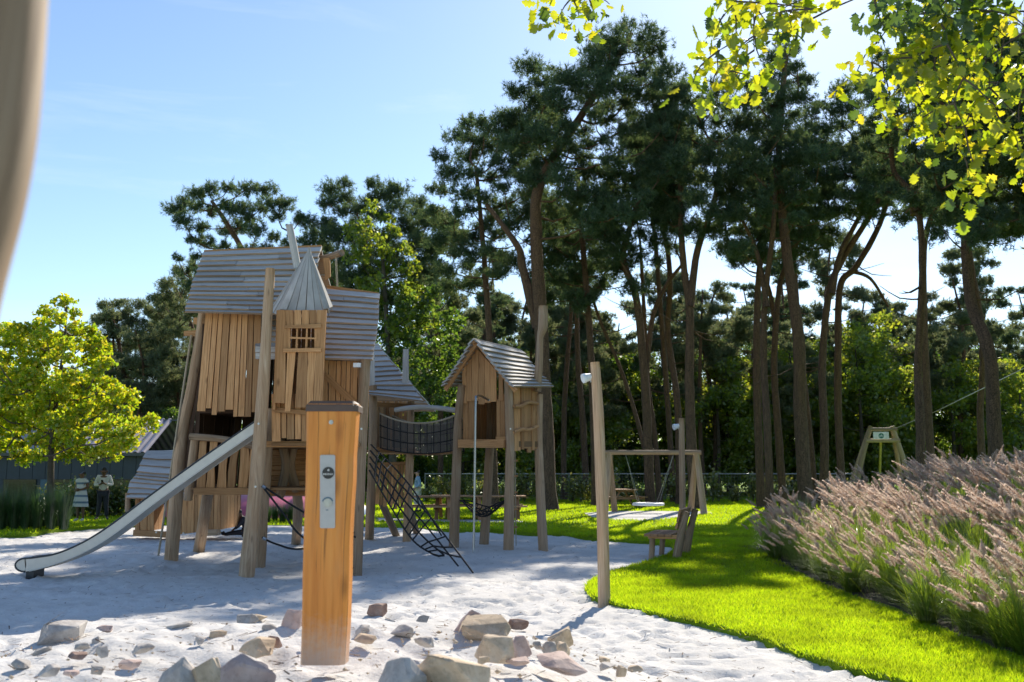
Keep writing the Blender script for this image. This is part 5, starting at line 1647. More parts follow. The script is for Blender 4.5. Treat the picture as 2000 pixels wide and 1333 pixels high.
YG = lambda x, y: G(x, y).y
n0 = 0
PINES = [
 ('big dark pine standing directly behind the stilt playhouse, its crown the tallest of all', [(1072, 993), (1064, 800), (1056, 620), (1047, 470), (1052, 370), (1110, 260), (1190, 140), (1235, 60)], 41, (40, 10),
  [([(1000, 195), (1040, 118), (1110, 145), (1190, 62), (1240, 32), (1300, 98), (1335, 150), (1330, 330), (1240, 430), (1110, 440), (1040, 380), (985, 290)], 84, 36)], [([(1050, 640), (1020, 520), (1010, 480), (950, 400)], (22, 8))]),
 ('wide dark crowned pine left of the biggest pine, its trunk behind the small gabled roof', [(966, 985), (960, 800), (957, 680), (948, 540), (940, 440), (930, 330)], 44, (20, 8),
  [([(842, 345), (895, 242), (970, 218), (1040, 250), (1060, 380), (1040, 500), (960, 560), (880, 560), (845, 430)], 44, 34)], []),
 ('slim pine between the big dark pine and the tall pale pole', [(1163, 975), (1158, 800), (1150, 620), (1140, 490), (1132, 400), (1128, 330)], 46, (18, 9),
  [([(1060, 400), (1180, 360), (1210, 520), (1130, 600), (1040, 560)], 18, 32)], []),
 ('pine with a bent trunk that bows left above the swing beam', [(1270, 980), (1262, 800), (1252, 680), (1240, 580), (1219, 503), (1232, 440), (1250, 380)], 45, (22, 10),
  [([(1180, 380), (1300, 340), (1330, 470), (1240, 560), (1160, 500)], 18, 32)], [([(1262, 720), (1275, 620), (1300, 560), (1330, 520)], (12, 6))]),
 ('slim pine just right of the bent pine above the swing beam', [(1289, 972), (1280, 850), (1268, 760), (1256, 600), (1250, 500)], 49, (13, 7), [([(1220, 330), (1320, 300), (1330, 420), (1240, 440)], 9, 30)], []),
 ('straight reddish pine left of the grey lamp pole', [(1327, 975), (1324, 800), (1308, 652), (1306, 560), (1302, 480), (1280, 400)], 47, (17, 9), [([(1240, 260), (1350, 230), (1370, 380), (1270, 420)], 12, 32)], []),
 ('reddish leaning pine crossing close behind the swing beam', [(1316, 968), (1306, 800), (1288, 610), (1278, 480), (1270, 380)], 51, (14, 8), [([(1220, 250), (1310, 220), (1320, 330), (1230, 360)], 9, 30)], []),
 ('stout dark pine forking in two high up, right beside the grey lamp pole', [(1358, 990), (1350, 860), (1346, 740), (1347, 610), (1340, 540), (1330, 450), (1325, 350)], 42, (26, 10),
  [([(1290, 180), (1400, 152), (1450, 200), (1430, 330), (1410, 450), (1310, 450), (1270, 330)], 40, 34)], [([(1348, 600), (1362, 490), (1390, 412), (1402, 350), (1405, 280)], (16, 7))]),
 ('thin dead-looking stem leaning far to the left left of the swing', [(1276, 970), (1255, 860), (1218, 735), (1170, 627), (1150, 560)], 48, (11, 6), [([(1110, 520), (1180, 500), (1180, 580), (1120, 590)], 4, 26)], []),
 ('slender pine left of the tall pale pole beyond the lawn', [(1146, 958), (1138, 820), (1130, 715), (1126, 600), (1120, 500)], 54, (16, 8), [([(1070, 420), (1170, 400), (1180, 520), (1080, 560)], 10, 28)], []),
 ('slender pine right of the big dark pine, in front of the yellow green undergrowth', [(1101, 956), (1102, 820), (1107, 715), (1116, 600), (1112, 520)], 55, (14, 7), [([(1050, 460), (1130, 430), (1150, 560), (1060, 600)], 9, 28)], []),
 ('leftmost pine of the tight group of four right of the swing', [(1487, 985), (1478, 820), (1474, 670), (1481, 548), (1491, 470), (1480, 400)], 44, (20, 9), [([(1400, 360), (1500, 330), (1520, 470), (1420, 520)], 16, 31)], []),
 ('pine with the nearest base of the tight group of four right of the swing', [(1504, 995), (1497, 850), (1496, 715), (1498, 580), (1504, 454), (1510, 350)], 41, (20, 9), [([(1430, 290), (1560, 260), (1600, 400), (1560, 500), (1440, 500)], 26, 33)], [([(1498, 600), (1480, 500), (1450, 430)], (11, 6))]),
 ('right hand pine of the tight group, with a crooked fork', [(1530, 980), (1518, 850), (1508, 724), (1514, 602), (1530, 535), (1560, 470)], 45, (19, 9), [([(1500, 380), (1620, 360), (1620, 480), (1540, 520)], 12, 30)], [([(1512, 620), (1500, 560), (1470, 500), (1445, 470)], (10, 5))]),
 ('tall heavy pine with a straight trunk at the left end of the fountain grass', [(1576, 985), (1565, 820), (1555, 670), (1541, 535), (1530, 413), (1522, 320), (1530, 180), (1535, 110)], 41, (34, 9),
  [([(1440, 205), (1500, 112), (1540, 95), (1572, 140), (1545, 250), (1600, 280), (1640, 360), (1560, 420), (1450, 330)], 42, 33)], []),
 ('slim pine just right of the tall heavy pine', [(1594, 975), (1580, 820), (1566, 692), (1555, 560), (1550, 450)], 48, (15, 8), [([(1500, 400), (1590, 380), (1600, 480), (1510, 500)], 8, 30)], []),
 ('pine whose trunk leans right and forks above the zip line frame', [(1607, 978), (1608, 850), (1611, 715), (1625, 571), (1652, 503), (1706, 409), (1735, 340)], 43, (21, 10), [([(1575, 222), (1640, 172), (1700, 260), (1745, 300), (1720, 400), (1640, 420), (1580, 330)], 30, 33)], [([(1625, 575), (1640, 500), (1680, 420), (1700, 370)], (13, 7))]),
 ('pine curving right behind the zip line frame', [(1646, 972), (1640, 820), (1632, 680), (1643, 557), (1672, 520), (1724, 422), (1742, 300), (1745, 250)], 45, (19, 9), [([(1650, 280), (1760, 260), (1790, 380), (1700, 420)], 14, 32)], [([(1660, 530), (1700, 545), (1735, 600)], (9, 4))]),
 ('forked pine left of the zip line cable', [(1800, 1012), (1802, 820), (1803, 715), (1796, 535), (1783, 400), (1745, 330), (1735, 240)], 33, (22, 9), [([(1690, 150), (1730, 90), (1800, 80), (1850, 160), (1850, 400), (1760, 420), (1690, 320)], 34, 34)], [([(1785, 420), (1782, 380), (1795, 320)], (14, 5))]),
 ('twin stem pine standing close behind the forked pine', [(1823, 968), (1818, 820), (1809, 625), (1812, 468), (1825, 400), (1850, 350)], 42, (20, 8), [([(1780, 300), (1890, 250), (1900, 420), (1820, 460)], 14, 32)], []),
 ('dark slim pine behind the big leaning pine on the right', [(1924, 975), (1918, 820), (1911, 670), (1895, 535), (1890, 440)], 44, (17, 8), [([(1840, 300), (1920, 280), (1930, 420), (1850, 440)], 10, 32)], []),
 ('big pine leaning left at the right side above the fountain grass', [(1962, 1027), (1945, 860), (1926, 692), (1904, 580), (1887, 422), (1880, 300), (1900, 180)], 29, (36, 12), [([(1800, 120), (1900, 62), (2010, 80), (2060, 420), (1920, 470), (1830, 400)], 92, 40), ([(2000, 60), (2180, 60), (2200, 420), (2020, 440)], 40, 42)], [([(1885, 400), (1860, 340), (1855, 280)], (14, 7))]),
 ('open crowned pine rising above the grey roof of the tall playhouse', [(560, 985), (545, 800), (520, 600), (480, 500), (440, 430), (410, 390)], 50, (22, 7), [([(340, 400), (385, 368), (470, 358), (540, 372), (592, 430), (570, 480), (480, 500), (380, 470)], 26, 27), ([(345, 500), (385, 495), (400, 560), (350, 560)], 5, 20)], [([(535, 720), (560, 600), (575, 480), (560, 440)], (14, 6))]),
 ('dense dark pine right of the turret', [(700, 985), (705, 800), (712, 600), (716, 450)], 52, (24, 9), [([(592, 430), (640, 362), (720, 352), (800, 367), (845, 430), (850, 580), (720, 600), (610, 540)], 50, 32)], []),
 ('leaning pine left of the tall playhouse with a ragged crown', [(384, 975), (390, 800), (376, 660), (350, 590), (330, 545)], 54, (16, 7), [([(260, 600), (350, 525), (395, 500), (395, 650), (330, 640)], 14, 24)], []),
 ('pine behind the yellowing tree at left', [(256, 965), (252, 830), (240, 720), (228, 640)], 58, (15, 7), [([(190, 610), (240, 598), (300, 640), (330, 720), (220, 740), (195, 690)], 18, 26)], []),
 ('grey brown pine between the yellowing tree and the tall playhouse', [(290, 968), (285, 840), (272, 770), (300, 700), (320, 660)], 56, (13, 6), [([(270, 660), (370, 640), (380, 760), (290, 790)], 14, 26)], [([(285, 800), (310, 760), (330, 700)], (8, 4))]),
]
for i, a in enumerate(PINES):
    lab, path, Y, w, regs, fk = a
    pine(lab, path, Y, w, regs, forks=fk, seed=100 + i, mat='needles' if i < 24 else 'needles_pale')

# background woods: a few kinds of pine and broadleaf tree, copied
def generic_pine(seed, H, mat):
    rg = np.random.default_rng(seed)
    root = thing('pine_tree', '', 'tree', (0, 0, 0))
    pts = spline([Vector((0, 0, -.2)), Vector((rg.uniform(-.3, .3), rg.uniform(-.3, .3), H * .35)), Vector((rg.uniform(-.7, .7), rg.uniform(-.5, .5), H * .7)), Vector((rg.uniform(-.8, .8), rg.uniform(-.5, .5), H * .97))], 6)
    m = MB(); m.tube(pts, lerp_list([.20, .15, .05], len(pts)), 8, wob=.12)
    blobs = []
    for k in range(32):
        t = rg.uniform(.30, 1.0); z = H * t
        rr = 2.7 * math.sqrt(max(.05, 1 - ((t - .66) / .40) ** 2)) * rg.uniform(.3, 1)
        a = rg.uniform(0, 6.28)
        r = rg.uniform(.55, 1.0)
        blobs.append((np.array([math.cos(a) * rr, math.sin(a) * rr, z]), np.array([r, r, r * .6])))
    limbs_for(m, pts, blobs, rg, .05, twigs=1)
    obj('trunk', m, M['bark'], root, smooth=True)
    tp_, td_ = pine_tufts(blobs, rg, 1.2)
    v = needle_tris(tp_, td_, 6, .25, .028, rg)
    tri_obj('crown', v, tris(v), M[mat], root)
    return root

def generic_broad(seed, H, Rr, mat, leaf=.20, n=300, name='broadleaf_tree', trunk_r=.16):
    rg = np.random.default_rng(seed)
    root = thing(name, '', 'tree', (0, 0, 0))
    pts = spline([Vector((0, 0, -.2)), Vector((rg.uniform(-.2, .2), rg.uniform(-.2, .2), H * .4)), Vector((rg.uniform(-.4, .4), rg.uniform(-.4, .4), H * .9))], 5)
    m = MB(); m.tube(pts, lerp_list([trunk_r, trunk_r * .7, .03], len(pts)), 8, wob=.1)
    blobs = []
    for k in range(36):
        t = rg.uniform(.12, .98)
        rr = Rr * math.sqrt(max(.04, 1 - ((t - .45) / .6) ** 2)) * rg.uniform(.2, 1.0) ** .6
        a = rg.uniform(0, 6.28); r = rg.uniform(.55, 1.15) * Rr / 2.6
        blobs.append((np.array([math.cos(a) * rr, math.sin(a) * rr, H * t]), np.array([r, r, r * .7])))
    limbs_for(m, pts, blobs, rg, .04, twigs=0, maxr=.06)
    obj('trunk', m, M['bark_plain'], root, smooth=True)
    p = blob_leaves(blobs, n, rg)
    v = leaf_quads(p, leaf, rg)
    tri_obj('crown', v, quads_of(v), M[mat], root)
    return root

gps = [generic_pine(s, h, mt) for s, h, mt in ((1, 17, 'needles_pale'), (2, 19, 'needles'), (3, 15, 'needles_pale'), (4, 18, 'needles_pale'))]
gbs = [generic_broad(s, h, r, mt) for s, h, r, mt in ((11, 8.5, 3.0, 'leaf_dark'), (12, 10.0, 3.2, 'leaf_dark'), (13, 6.5, 2.6, 'leaf_lime'), (14, 9, 3, 'leaf_lime'))]
def plant_copies(protos, spots, label, group):
    used = set()
    for j, (x, y, k, s) in enumerate(spots):
        pr = protos[k]
        c = pr if (k not in PROTO_USED) else copy_tree(pr)
        if c is pr: PROTO_USED.add(k)
        c['label'] = label[k] if isinstance(label, (list, tuple)) else label
        c['group'] = group[k] if isinstance(group, (list, tuple)) else group
        c.location = (x, y, 0); c.rotation_euler = (0, 0, random.uniform(0, 6.28)); c.scale = (s, s, s * random.uniform(.92, 1.08))
PROTO_USED = set()
spots = []
random.seed(5)
for px in range(130, 2160, 48):
    Y = random.uniform(62, 86)
    q = P(px + random.uniform(-30, 30), 900, Y)
    if 400 < px < 560 or px < 230: sc_ = random.uniform(.45, .6)
    elif px < 420: sc_ = random.uniform(.55, .75)
    elif px < 900: sc_ = random.uniform(.8, .95)
    else: sc_ = random.uniform(.8, 1.12)
    spots.append((q.x, Y, random.randrange(4), sc_))
for px in range(860, 2120, 88):
    Y = random.uniform(61, 74); q = P(px + random.uniform(-20, 20), 900, Y)
    spots.append((q.x, Y, random.choice((0, 2, 3, 0, 1)), random.uniform(.66, .92)))
for px, Y, sc_ in ((205, 58, .62), (265, 54, .66), (318, 60, .72), (350, 56, .6), (150, 62, .55), (405, 62, .8), (60, 64, .5), (640, 60, .8), (860, 56, .85)):
    spots.append((P(px, 900, Y).x, Y, random.choice((0, 2, 3)), sc_))
spots += [(15.5, 24, 1, 1.0), (18.5, 30, 3, 1.0), (22, 26, 0, 1.0), (13.2, 18.5, 2, .8), (24, 38, 1, 1), (19, 20, 3, .9)]
plant_copies(gps, spots, 'pine in the background wood, one of many slim trunks with a pale needle crown', 'pines in the background wood')
PROTO_USED = set()
spots = []
for px in range(560, 2200, 52):
    Y = random.uniform(65, 78)
    q = P(px + random.uniform(-25, 25), 900, Y)
    lime = random.random() < (.55 if (1050 < px < 1180 or 1330 < px < 1480 or 1680 < px < 1800) else .2)
    spots.append((q.x, Y, random.choice((2, 3)) if lime else random.choice((0, 1)), random.uniform(.75, 1.15)))
for px in range(880, 2160, 85):
    Y = random.uniform(78, 88); q = P(px, 900, Y); spots.append((q.x, Y, random.choice((0, 1, 3)), random.uniform(1.0, 1.35)))
for px, Y, k, s in ((1075, 57.5, 2, 1.0), (1110, 60, 3, .85), (1150, 58, 2, .9), (1400, 57, 3, .95), (1430, 59, 2, 1.1), (1370, 62, 2, 1.0), (1560, 60, 3, 1.1), (1680, 57, 3, 1.0), (1720, 60, 3, 1.1), (1640, 62, 2, 1.1), (1860, 58, 3, .95), (1990, 57, 2, 1.1), (1930, 62, 3, 1.0), (900, 58, 2, .8), (1210, 63, 3, 1.0), (1490, 62, 3, .9)):
    q = P(px, 900, Y + 5); spots.append((q.x, Y + 5, k, s * 1.08))
for px, Y, k, s in ((330, 52, 0, .55), (300, 57, 1, .6), (350, 62, 3, .8), (215, 64, 0, .8), (60, 66, 1, .75), (140, 68, 0, .85), (-20, 60, 1, .8), (400, 66, 1, .8), (470, 68, 0, .8), (640, 58, 1, 1.0), (600, 64, 0, .95), (10, 58, 0, .7)):
    q = P(px, 900, Y); spots.append((q.x, Y, k, s))
plant_copies(gbs, spots, ['dark broadleaf tree in the shaded undergrowth of the wood', 'taller dark broadleaf tree in the shaded undergrowth of the wood', 'small lime green backlit tree in the undergrowth of the wood', 'tall lime green backlit tree in the undergrowth of the wood'],
             ['dark trees of the undergrowth', 'taller dark trees of the undergrowth', 'small lime trees of the undergrowth', 'tall lime trees of the undergrowth'])
# far wood that closes the view
rg = np.random.default_rng(77)
n = 42000
p = np.stack([rg.uniform(-75, 75, n), rg.uniform(88, 96, n), 9 * rg.random(n) ** .8], -1)
p[:, 2] *= .75 + .25 * np.sin(p[:, 0] * .8) * np.sin(p[:, 0] * .31 + 1)
v = leaf_quads(p, .42, rg)
tri_obj('far_wood', v, quads_of(v), M['leaf_dark'], kind='stuff')

# green backlit tree and dark tree right of the tall playhouse
def custom_broad(label, path, Y, w_px, regions, mats, leaf, dens, seed, name='broadleaf_tree', group=None, thick=1.6, cat='tree'):
    rg = np.random.default_rng(seed)
    pts = [P(x, y, Y) for x, y in path]; pts[0].z = -.15
    root = thing(name, label, cat, (pts[0].x, pts[0].y, 0), group)
    k = PXM(Y); sp = spline(pts, 6)
    m = MB(); m.tube(sp, lerp_list([w_px[0] * k / 2, w_px[1] * k / 2], len(sp)), 10, wob=.12)
    allb = []
    for j, (poly, n, rpx, mt) in enumerate(regions):
        blobs = []
        for x, y in spread_points(poly, n, rg):
            r = rpx * k * rg.uniform(.7, 1.25)
            blobs.append((np.array(P(x, y, Y + rg.uniform(-thick, thick))), np.array([r, r, r * .75])))
        allb += blobs
        v = leaf_quads(blob_leaves(blobs, dens, rg), leaf, rg)
        tri_obj('crown', v, quads_of(v), M[mt], root)
    limbs_for(m, sp, allb, rg, .03, twigs=1, maxr=.05)
    obj('trunk', m, M['bark_plain'], root, smooth=True)
    return root
custom_broad('bright green backlit tree between the turret and the pines', [(768, 985), (765, 800), (755, 620), (745, 470)], 48, (18, 5),
             [([(690, 440), (720, 400), (750, 420), (800, 480), (830, 560), (840, 640), (760, 640), (700, 560)], 30, 26, 'leaf_lime'),
              ([(740, 600), (850, 560), (890, 650), (890, 780), (830, 820), (745, 760)], 34, 28, 'leaf_dark')], None, .19, 420, 61, thick=2)
custom_broad('young maple with yellowing leaves on the left lawn', [(100, 1001), (100, 900), (108, 800), (125, 680), (130, 600)], 30, (15, 3),
             [([(-30, 660), (60, 635), (100, 600), (130, 584), (165, 640), (205, 650), (218, 710), (200, 760), (100, 780), (-40, 770)], 60, 22, 'leaf_yellow'),
              ([(-60, 700), (0, 760), (200, 740), (262, 770), (300, 825), (255, 860), (220, 900), (130, 892), (60, 895), (-60, 885)], 84, 22, 'leaf_yellow')], None, .115, 2600, 62, name='maple_tree')

# hedges and shrubs
def shrub_proto(seed, H, Rr, mat, leaf, n, name='shrub'):
    rg = np.random.default_rng(seed)
    root = thing(name, '', 'shrub', (0, 0, 0))
    m = MB()
    P_ = []
    for k in range(9):
        a = rg.uniform(0, 6.28); e = Vector((math.cos(a) * Rr * rg.uniform(.2, .9), math.sin(a) * Rr * rg.uniform(.2, .9), H * rg.uniform(.65, 1.0)))
        pts = spline([Vector((0, 0, -.05)), e * .5 + Vector((0, 0, .08)), e], 3)
        m.tube(pts, lerp_list([.012, .005], len(pts)), 4, caps=False)
        t = rg.uniform(.2, 1.05, n // 9)
        c = np.array([[*(Vector((0, 0, 0)).lerp(e, float(tt)))] for tt in t])
        P_.append(c + rg.normal(0, Rr * .22, c.shape))
    obj('stems', m, M['bark_plain'], root)
    p = np.concatenate(P_); p[:, 2] = np.abs(p[:, 2]) + .03
    v = leaf_quads(p, leaf, rg)
    tri_obj('foliage', v, quads_of(v), M[mat], root)
    return root
sps = [shrub_proto(s, h, r, 'shrub', .13, 330) for s, h, r in ((1, 1.25, .5), (2, 1.0, .55), (3, 1.45, .45))]
PROTO_USED = set()
spots = []
for px in range(838, 1660, 21):
    Y = random.uniform(50.6, 52.2); q = P(px + random.uniform(-8, 8), 960, Y)
    spots.append((q.x, Y, random.randrange(3), random.uniform(.75, 1.15)))
plant_copies(sps, spots, 'young yellow green laurel shrub in the row in front of the wire fence', 'laurel shrubs along the fence')
hps = [shrub_proto(s, 1.0, .6, 'hedge', .10, 900) for s in (5, 6)]
for h_ in hps: h_.name = 'hedge_plant'
PROTO_USED = set()
spots = []
for px in range(112, 262, 17):
    q = G(px, 1010); spots.append((q.x, q.y + random.uniform(-.5, .5), random.randrange(2), random.uniform(.95, 1.2)))
plant_copies(hps, spots, 'leafy hedge plant in the hedge behind the two standing people', 'hedge plants behind the standing people')
lil = shrub_proto(9, 1.5, .8, 'hedge', .10, 500, 'flowering_shrub')
q = G(12, 985); lil.location = (q.x, q.y, 0); tag(lil, 'flowering shrub with lilac blossoms in the shade at the far left', 'shrub')
rg = np.random.default_rng(9); p = rg.normal(0, 1, (160, 3)) * np.array([.55, .5, .25]) + np.array([0, 0, 1.35])
v = leaf_quads(p, .09, rg); tri_obj('blossoms', v, quads_of(v), M['petal'], lil); bpy.context.view_layer.update()

# ================================================================= LAWN BLADES
def turf(n, x0, x1, y0, y1, h, w, seed, bias=1.0):
    rg = np.random.default_rng(seed)
    y = y0 + (y1 - y0) * rg.random(n) ** bias
    lim0 = np.maximum(x0, -0.56 * y - .5); lim1 = np.minimum(x1, 0.54 * y + .5)
    x = lim0 + (lim1 - lim0) * rg.random(n)
    keep = ~in_poly(x, y, hole) & ~in_poly(x, y, bed_poly)
    for pg in no_grass: keep &= ~in_poly(x, y, pg)
    x, y = x[keep], y[keep]; k = len(x)
    a = rg.uniform(0, 6.28, k); hh = h * rg.uniform(.5, 1.25, k); ww = w * rg.uniform(.7, 1.3, k)
    base = np.stack([x, y, np.full(k, LAWN_Z - .004)], -1)
    s = np.stack([np.cos(a) * ww, np.sin(a) * ww, np.zeros(k)], -1)
    tip = base + np.stack([rg.normal(0, .45, k) * hh, rg.normal(0, .45, k) * hh, hh], -1)
    return np.stack([base - s, base + s, tip], 1).reshape(-1, 3)
v = np.concatenate([turf(230000, .3, 6.2, 6.0, 15, .050, .0055, 1, 1.2), turf(150000, -1, 9, 14, 28, .060, .010, 2, 1.1), turf(170000, -17, 19, 24, 56, .075, .020, 3, 1.0)])
tri_obj('grass', v, tris(v), M['turf'], kind='stuff')
# ragged turf edge hanging over the sand
rg = np.random.default_rng(4)
E = []
for i in range(len(hole) - 8):
    (xa, ya), (xb, yb) = hole[i], hole[i + 1]
    L = math.hypot(xb - xa, yb - ya)
    for k in range(int(L * 140)):
        t = rg.random(); E.append((xa + (xb - xa) * t, ya + (yb - ya) * t))
E = np.array(E); k = len(E)
h_ = .045 * rg.uniform(.5, 1.3, k)
base = np.stack([E[:, 0] + rg.normal(0, .015, k), E[:, 1] + rg.normal(0, .015, k), np.full(k, LAWN_Z - .02)], -1)
a = rg.uniform(0, 6.28, k); s = np.stack([np.cos(a), np.sin(a), 0 * a], -1) * .007
tip = base + np.stack([rg.normal(0, .6, k) * h_, rg.normal(0, .6, k) * h_, h_], -1)
v = np.stack([base - s, base + s, tip], 1).reshape(-1, 3)
tri_obj('edge_grass', v, tris(v), M['turf'], kind='stuff')

# ================================================================= FOUNTAIN GRASS
def blade_strips(n, rg, H, spread, w, seg=4, lean=(0, 0)):
    V, Fc = [], []
    a = rg.uniform(0, 6.28, n); ln = H * rg.uniform(.6, 1.15, n); sp = spread * rg.uniform(.1, 1.1, n)
    r0 = rg.uniform(0, .12, n)
    t = np.linspace(0, 1, seg + 1)
    for i in range(n):
        d = np.array([math.cos(a[i]), math.sin(a[i])])
        hor = sp[i] * t ** 1.6
        z = ln[i] * (t - .36 * t ** 3.0 * (sp[i] / spread)) 
        x = d[0] * (hor + r0[i]) + lean[0] * t ** 2; y = d[1] * (hor + r0[i]) + lean[1] * t ** 2
        ww = w * (1 - t * .95)
        sx, sy = -d[1], d[0]
        b = len(V)
        for k in range(seg + 1):
            V.append((x[k] - sx * ww[k], y[k] - sy * ww[k], z[k])); V.append((x[k] + sx * ww[k], y[k] + sy * ww[k], z[k]))
        for k in range(seg): Fc.append((b + 2 * k, b + 2 * k + 1, b + 2 * k + 3, b + 2 * k + 2))
    return np.array(V), np.array(Fc)
def plume_mesh(seed):
    rg = np.random.default_rng(seed)
    # stem from the clump's heart, leaning with the wind to the left, then a bristly head
    Hh = rg.uniform(.85, 1.1); out = rg.uniform(.15, .45)
    L = rg.uniform(.20, .28)
    stem = spline([Vector((0, 0, 0)), Vector((out * .35, 0, Hh * .5)), Vector((out * .8, 0, Hh * .85)), Vector((out * 1.15 + .03, 0, Hh * 1.02))], 3)
    d = (stem[-1] - stem[-3]).normalized(); bend = Vector((.25, 0, -.10))
    V, Fc, mi = [], [], []
    for i in range(len(stem) - 1):
        b = len(V)
        for p in (stem[i], stem[i + 1]):
            V += [(p.x, -.0022, p.z), (p.x, .0022, p.z)]
        Fc += [(b, b + 1, b + 3), (b, b + 3, b + 2)]; mi += [0, 0]
    n = 270
    t = rg.random(n)
    for k in range(n):
        tt = t[k]
        c = stem[-1] + d * (L * tt) + bend * (L * tt * tt * .5)
        rad = .042 * math.sin(min(1, tt * 1.15 + .1) * math.pi * .93) + .005
        a = rg.uniform(0, 6.28)
        sd = Vector((0, 1, 0)); up_ = d.cross(sd).normalized()
        o = sd * math.cos(a) + up_ * math.sin(a)
        tip = c + o * rad * rg.uniform(.8, 1.5) + d * rg.uniform(.012, .035)
        b0 = c + o * .002; w_ = d.cross(o).normalized() * .006
        b = len(V); V += [tuple(b0 - w_), tuple(b0 + w_), tuple(tip)]; Fc.append((b, b + 1, b + 2)); mi.append(1)
    return tri_mesh('plume', V, Fc, [M['blade'], M['plume']], mi)
rg = np.random.default_rng(21)
blade_meshes = []
for s in range(4):
    V, Fc = blade_strips(480, np.random.default_rng(200 + s), 1.12, .76, .0055)
    blade_meshes.append(tri_mesh('blades', V, Fc, M['blade']))
low_meshes = []
for s in range(3):
    V, Fc = blade_strips(320, np.random.default_rng(260 + s), .62, .85, .0055)
    low_meshes.append(tri_mesh('blades', V, Fc, M['blade']))
plumes = [plume_mesh(300 + s) for s in range(6)]
random.seed(77)
row_lab = ['front row fountain grass clump with pink plumes, leaning over the lawn edge', 'fountain grass clump with pink plumes in the middle of the bed on the bank', 'shaded fountain grass clump with dull plumes at the top of the bank']
row_grp = ['front row of fountain grass', 'middle rows of fountain grass', 'back rows of fountain grass']
def fountain_clump(x, y, row, s, np_):
    z = float(bank(x, y)) - .02
    t = thing('fountain_grass', row_lab[row], 'ornamental grass', (x, y, z), row_grp[row])
    t.scale = (s, s, s)
    o = bpy.data.objects.new('blades', random.choice(blade_meshes)); C.objects.link(o); o.parent = t; o['kind'] = 'stuff'
    o.rotation_euler = (0, 0, random.uniform(0, 6.28))
    if row == 0:
        o = bpy.data.objects.new('low_blades', random.choice(low_meshes)); C.objects.link(o); o.parent = t; o['kind'] = 'stuff'
        o.rotation_euler = (0, 0, random.uniform(0, 6.28))
    for k in range(np_):
        o = bpy.data.objects.new('plume', random.choice(plumes)); C.objects.link(o); o.parent = t
        o.rotation_euler = (random.gauss(0, .16), random.gauss(-.05, .16), random.gauss(math.pi * .98, 1.0))
        o.location = (random.gauss(0, .16), random.gauss(0, .16), random.uniform(-.16, .06) if row else random.uniform(-.5, .03))
for r_i in range(6):
    for c_i in range(20):
        y = 8.4 + c_i * .68 + random.uniform(-.2, .2)
        x = 4.86 + .035 * max(0, y - 12) + r_i * .80 + random.uniform(-.2, .2) + (.35 * max(0, y - 16) * .35) + .2 * (r_i % 2)
        if x > .54 * y + 1.2: continue
        if y > 21.0: continue
        row = 0 if r_i == 0 else (1 if r_i < 4 else 2)
        if r_i == 0: fountain_clump(x - .36, y + .35, 0, random.uniform(.62, .8), 9)
        fountain_clump(x, y, row, random.uniform(.82, 1.08) * (.9 if r_i == 0 else 1.0), 17 if r_i < 4 else 14)
# reeds on the left, tufts by the pillow
reed = []
for s in range(2):
    V, Fc = blade_strips(420, np.random.default_rng(400 + s), 1.55, .42, .006)
    reed.append(tri_mesh('blades', V, Fc, M['blade_dark']))
for k in range(13):
    px = -22 + k * 12 + random.uniform(-3, 3); g = G(px, 1036 - (k % 2) * 4)
    t = thing('reed_grass', 'dark upright ornamental grass clump in the hedge-like row at the left edge of the sand', 'ornamental grass', (g.x, g.y, .02), 'dark grass clumps at left')
    o = bpy.data.objects.new('blades', random.choice(reed)); C.objects.link(o); o.parent = t; o['kind'] = 'stuff'
    o.scale = (1.0, 1.0, random.uniform(.72, .86))
    t.rotation_euler = (0, 0, random.uniform(0, 6))
for k in range(5):
    g = G(522 + k * 15, 1023 - (k % 2) * 4)
    t = thing('grass_tuft', 'spiky dark grass tuft in front of the bouncing pillow under the tall playhouse', 'ornamental grass', (g.x, g.y, .03), 'spiky tufts under the playhouse')
    o = bpy.data.objects.new('blades', random.choice(reed)); C.objects.link(o); o.parent = t; o['kind'] = 'stuff'
    o.scale = (.7, .7, .42)

# ================================================================= OVERHANGING OAK
def oak_leaf(seed):
    rg = np.random.default_rng(seed)
    out = [(0, 0)]
    prof = [(.10, .07), (.22, .34), (.32, .22), (.47, .50), (.58, .30), (.72, .42), (.82, .22), (.93, .17), (1.0, 0)]
    L, Rr = [], []
    for t, w in prof:
        w *= rg.uniform(.85, 1.2)
        L.append((t, w)); Rr.append((t, -w))
    V = [(0, 0, 0)]; Fc = []
    mids = [(t, 0, .05 * math.sin(t * 3.0) * rg.uniform(.3, 1.5)) for t, w in prof]
    for (t, w), mm in zip(prof, mids):
        V.append((t, 0, mm[2])); V.append((t, w, mm[2] - w * .35)); V.append((t, -w, mm[2] - w * .3))
    for i in range(len(prof)):
        m1 = 1 + 3 * i
        if i == 0: Fc += [(0, m1, m1 + 1), (0, m1 + 2, m1)]
        else:
            m0 = m1 - 3
            Fc += [(m0, m1, m1 + 1), (m0, m1 + 1, m0 + 1), (m0, m0 + 2, m1 + 2), (m0, m1 + 2, m1)]
    return np.array(V), np.array(Fc)
oaks = [oak_leaf(s) for s in range(5)]
oak_meshes = [tri_mesh('leaf', V * .096, Fc, M['leaf_near']) for V, Fc in oaks]
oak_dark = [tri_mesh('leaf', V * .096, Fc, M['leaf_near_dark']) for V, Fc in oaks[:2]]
ok = thing('oak_tree', 'oak at the right whose yellow green backlit branches hang into the top of the picture', 'tree', (6.0, 6.6, 0))
rg = np.random.default_rng(31)
m = MB()
tr = spline([Vector((6.0, 6.6, -.2)), Vector((6.05, 6.6, 2.5)), Vector((5.9, 6.8, 5)), Vector((5.6, 7, 7.5))], 6)
m.tube(tr, lerp_list([.30, .24, .16], len(tr)), 14, wob=.12)
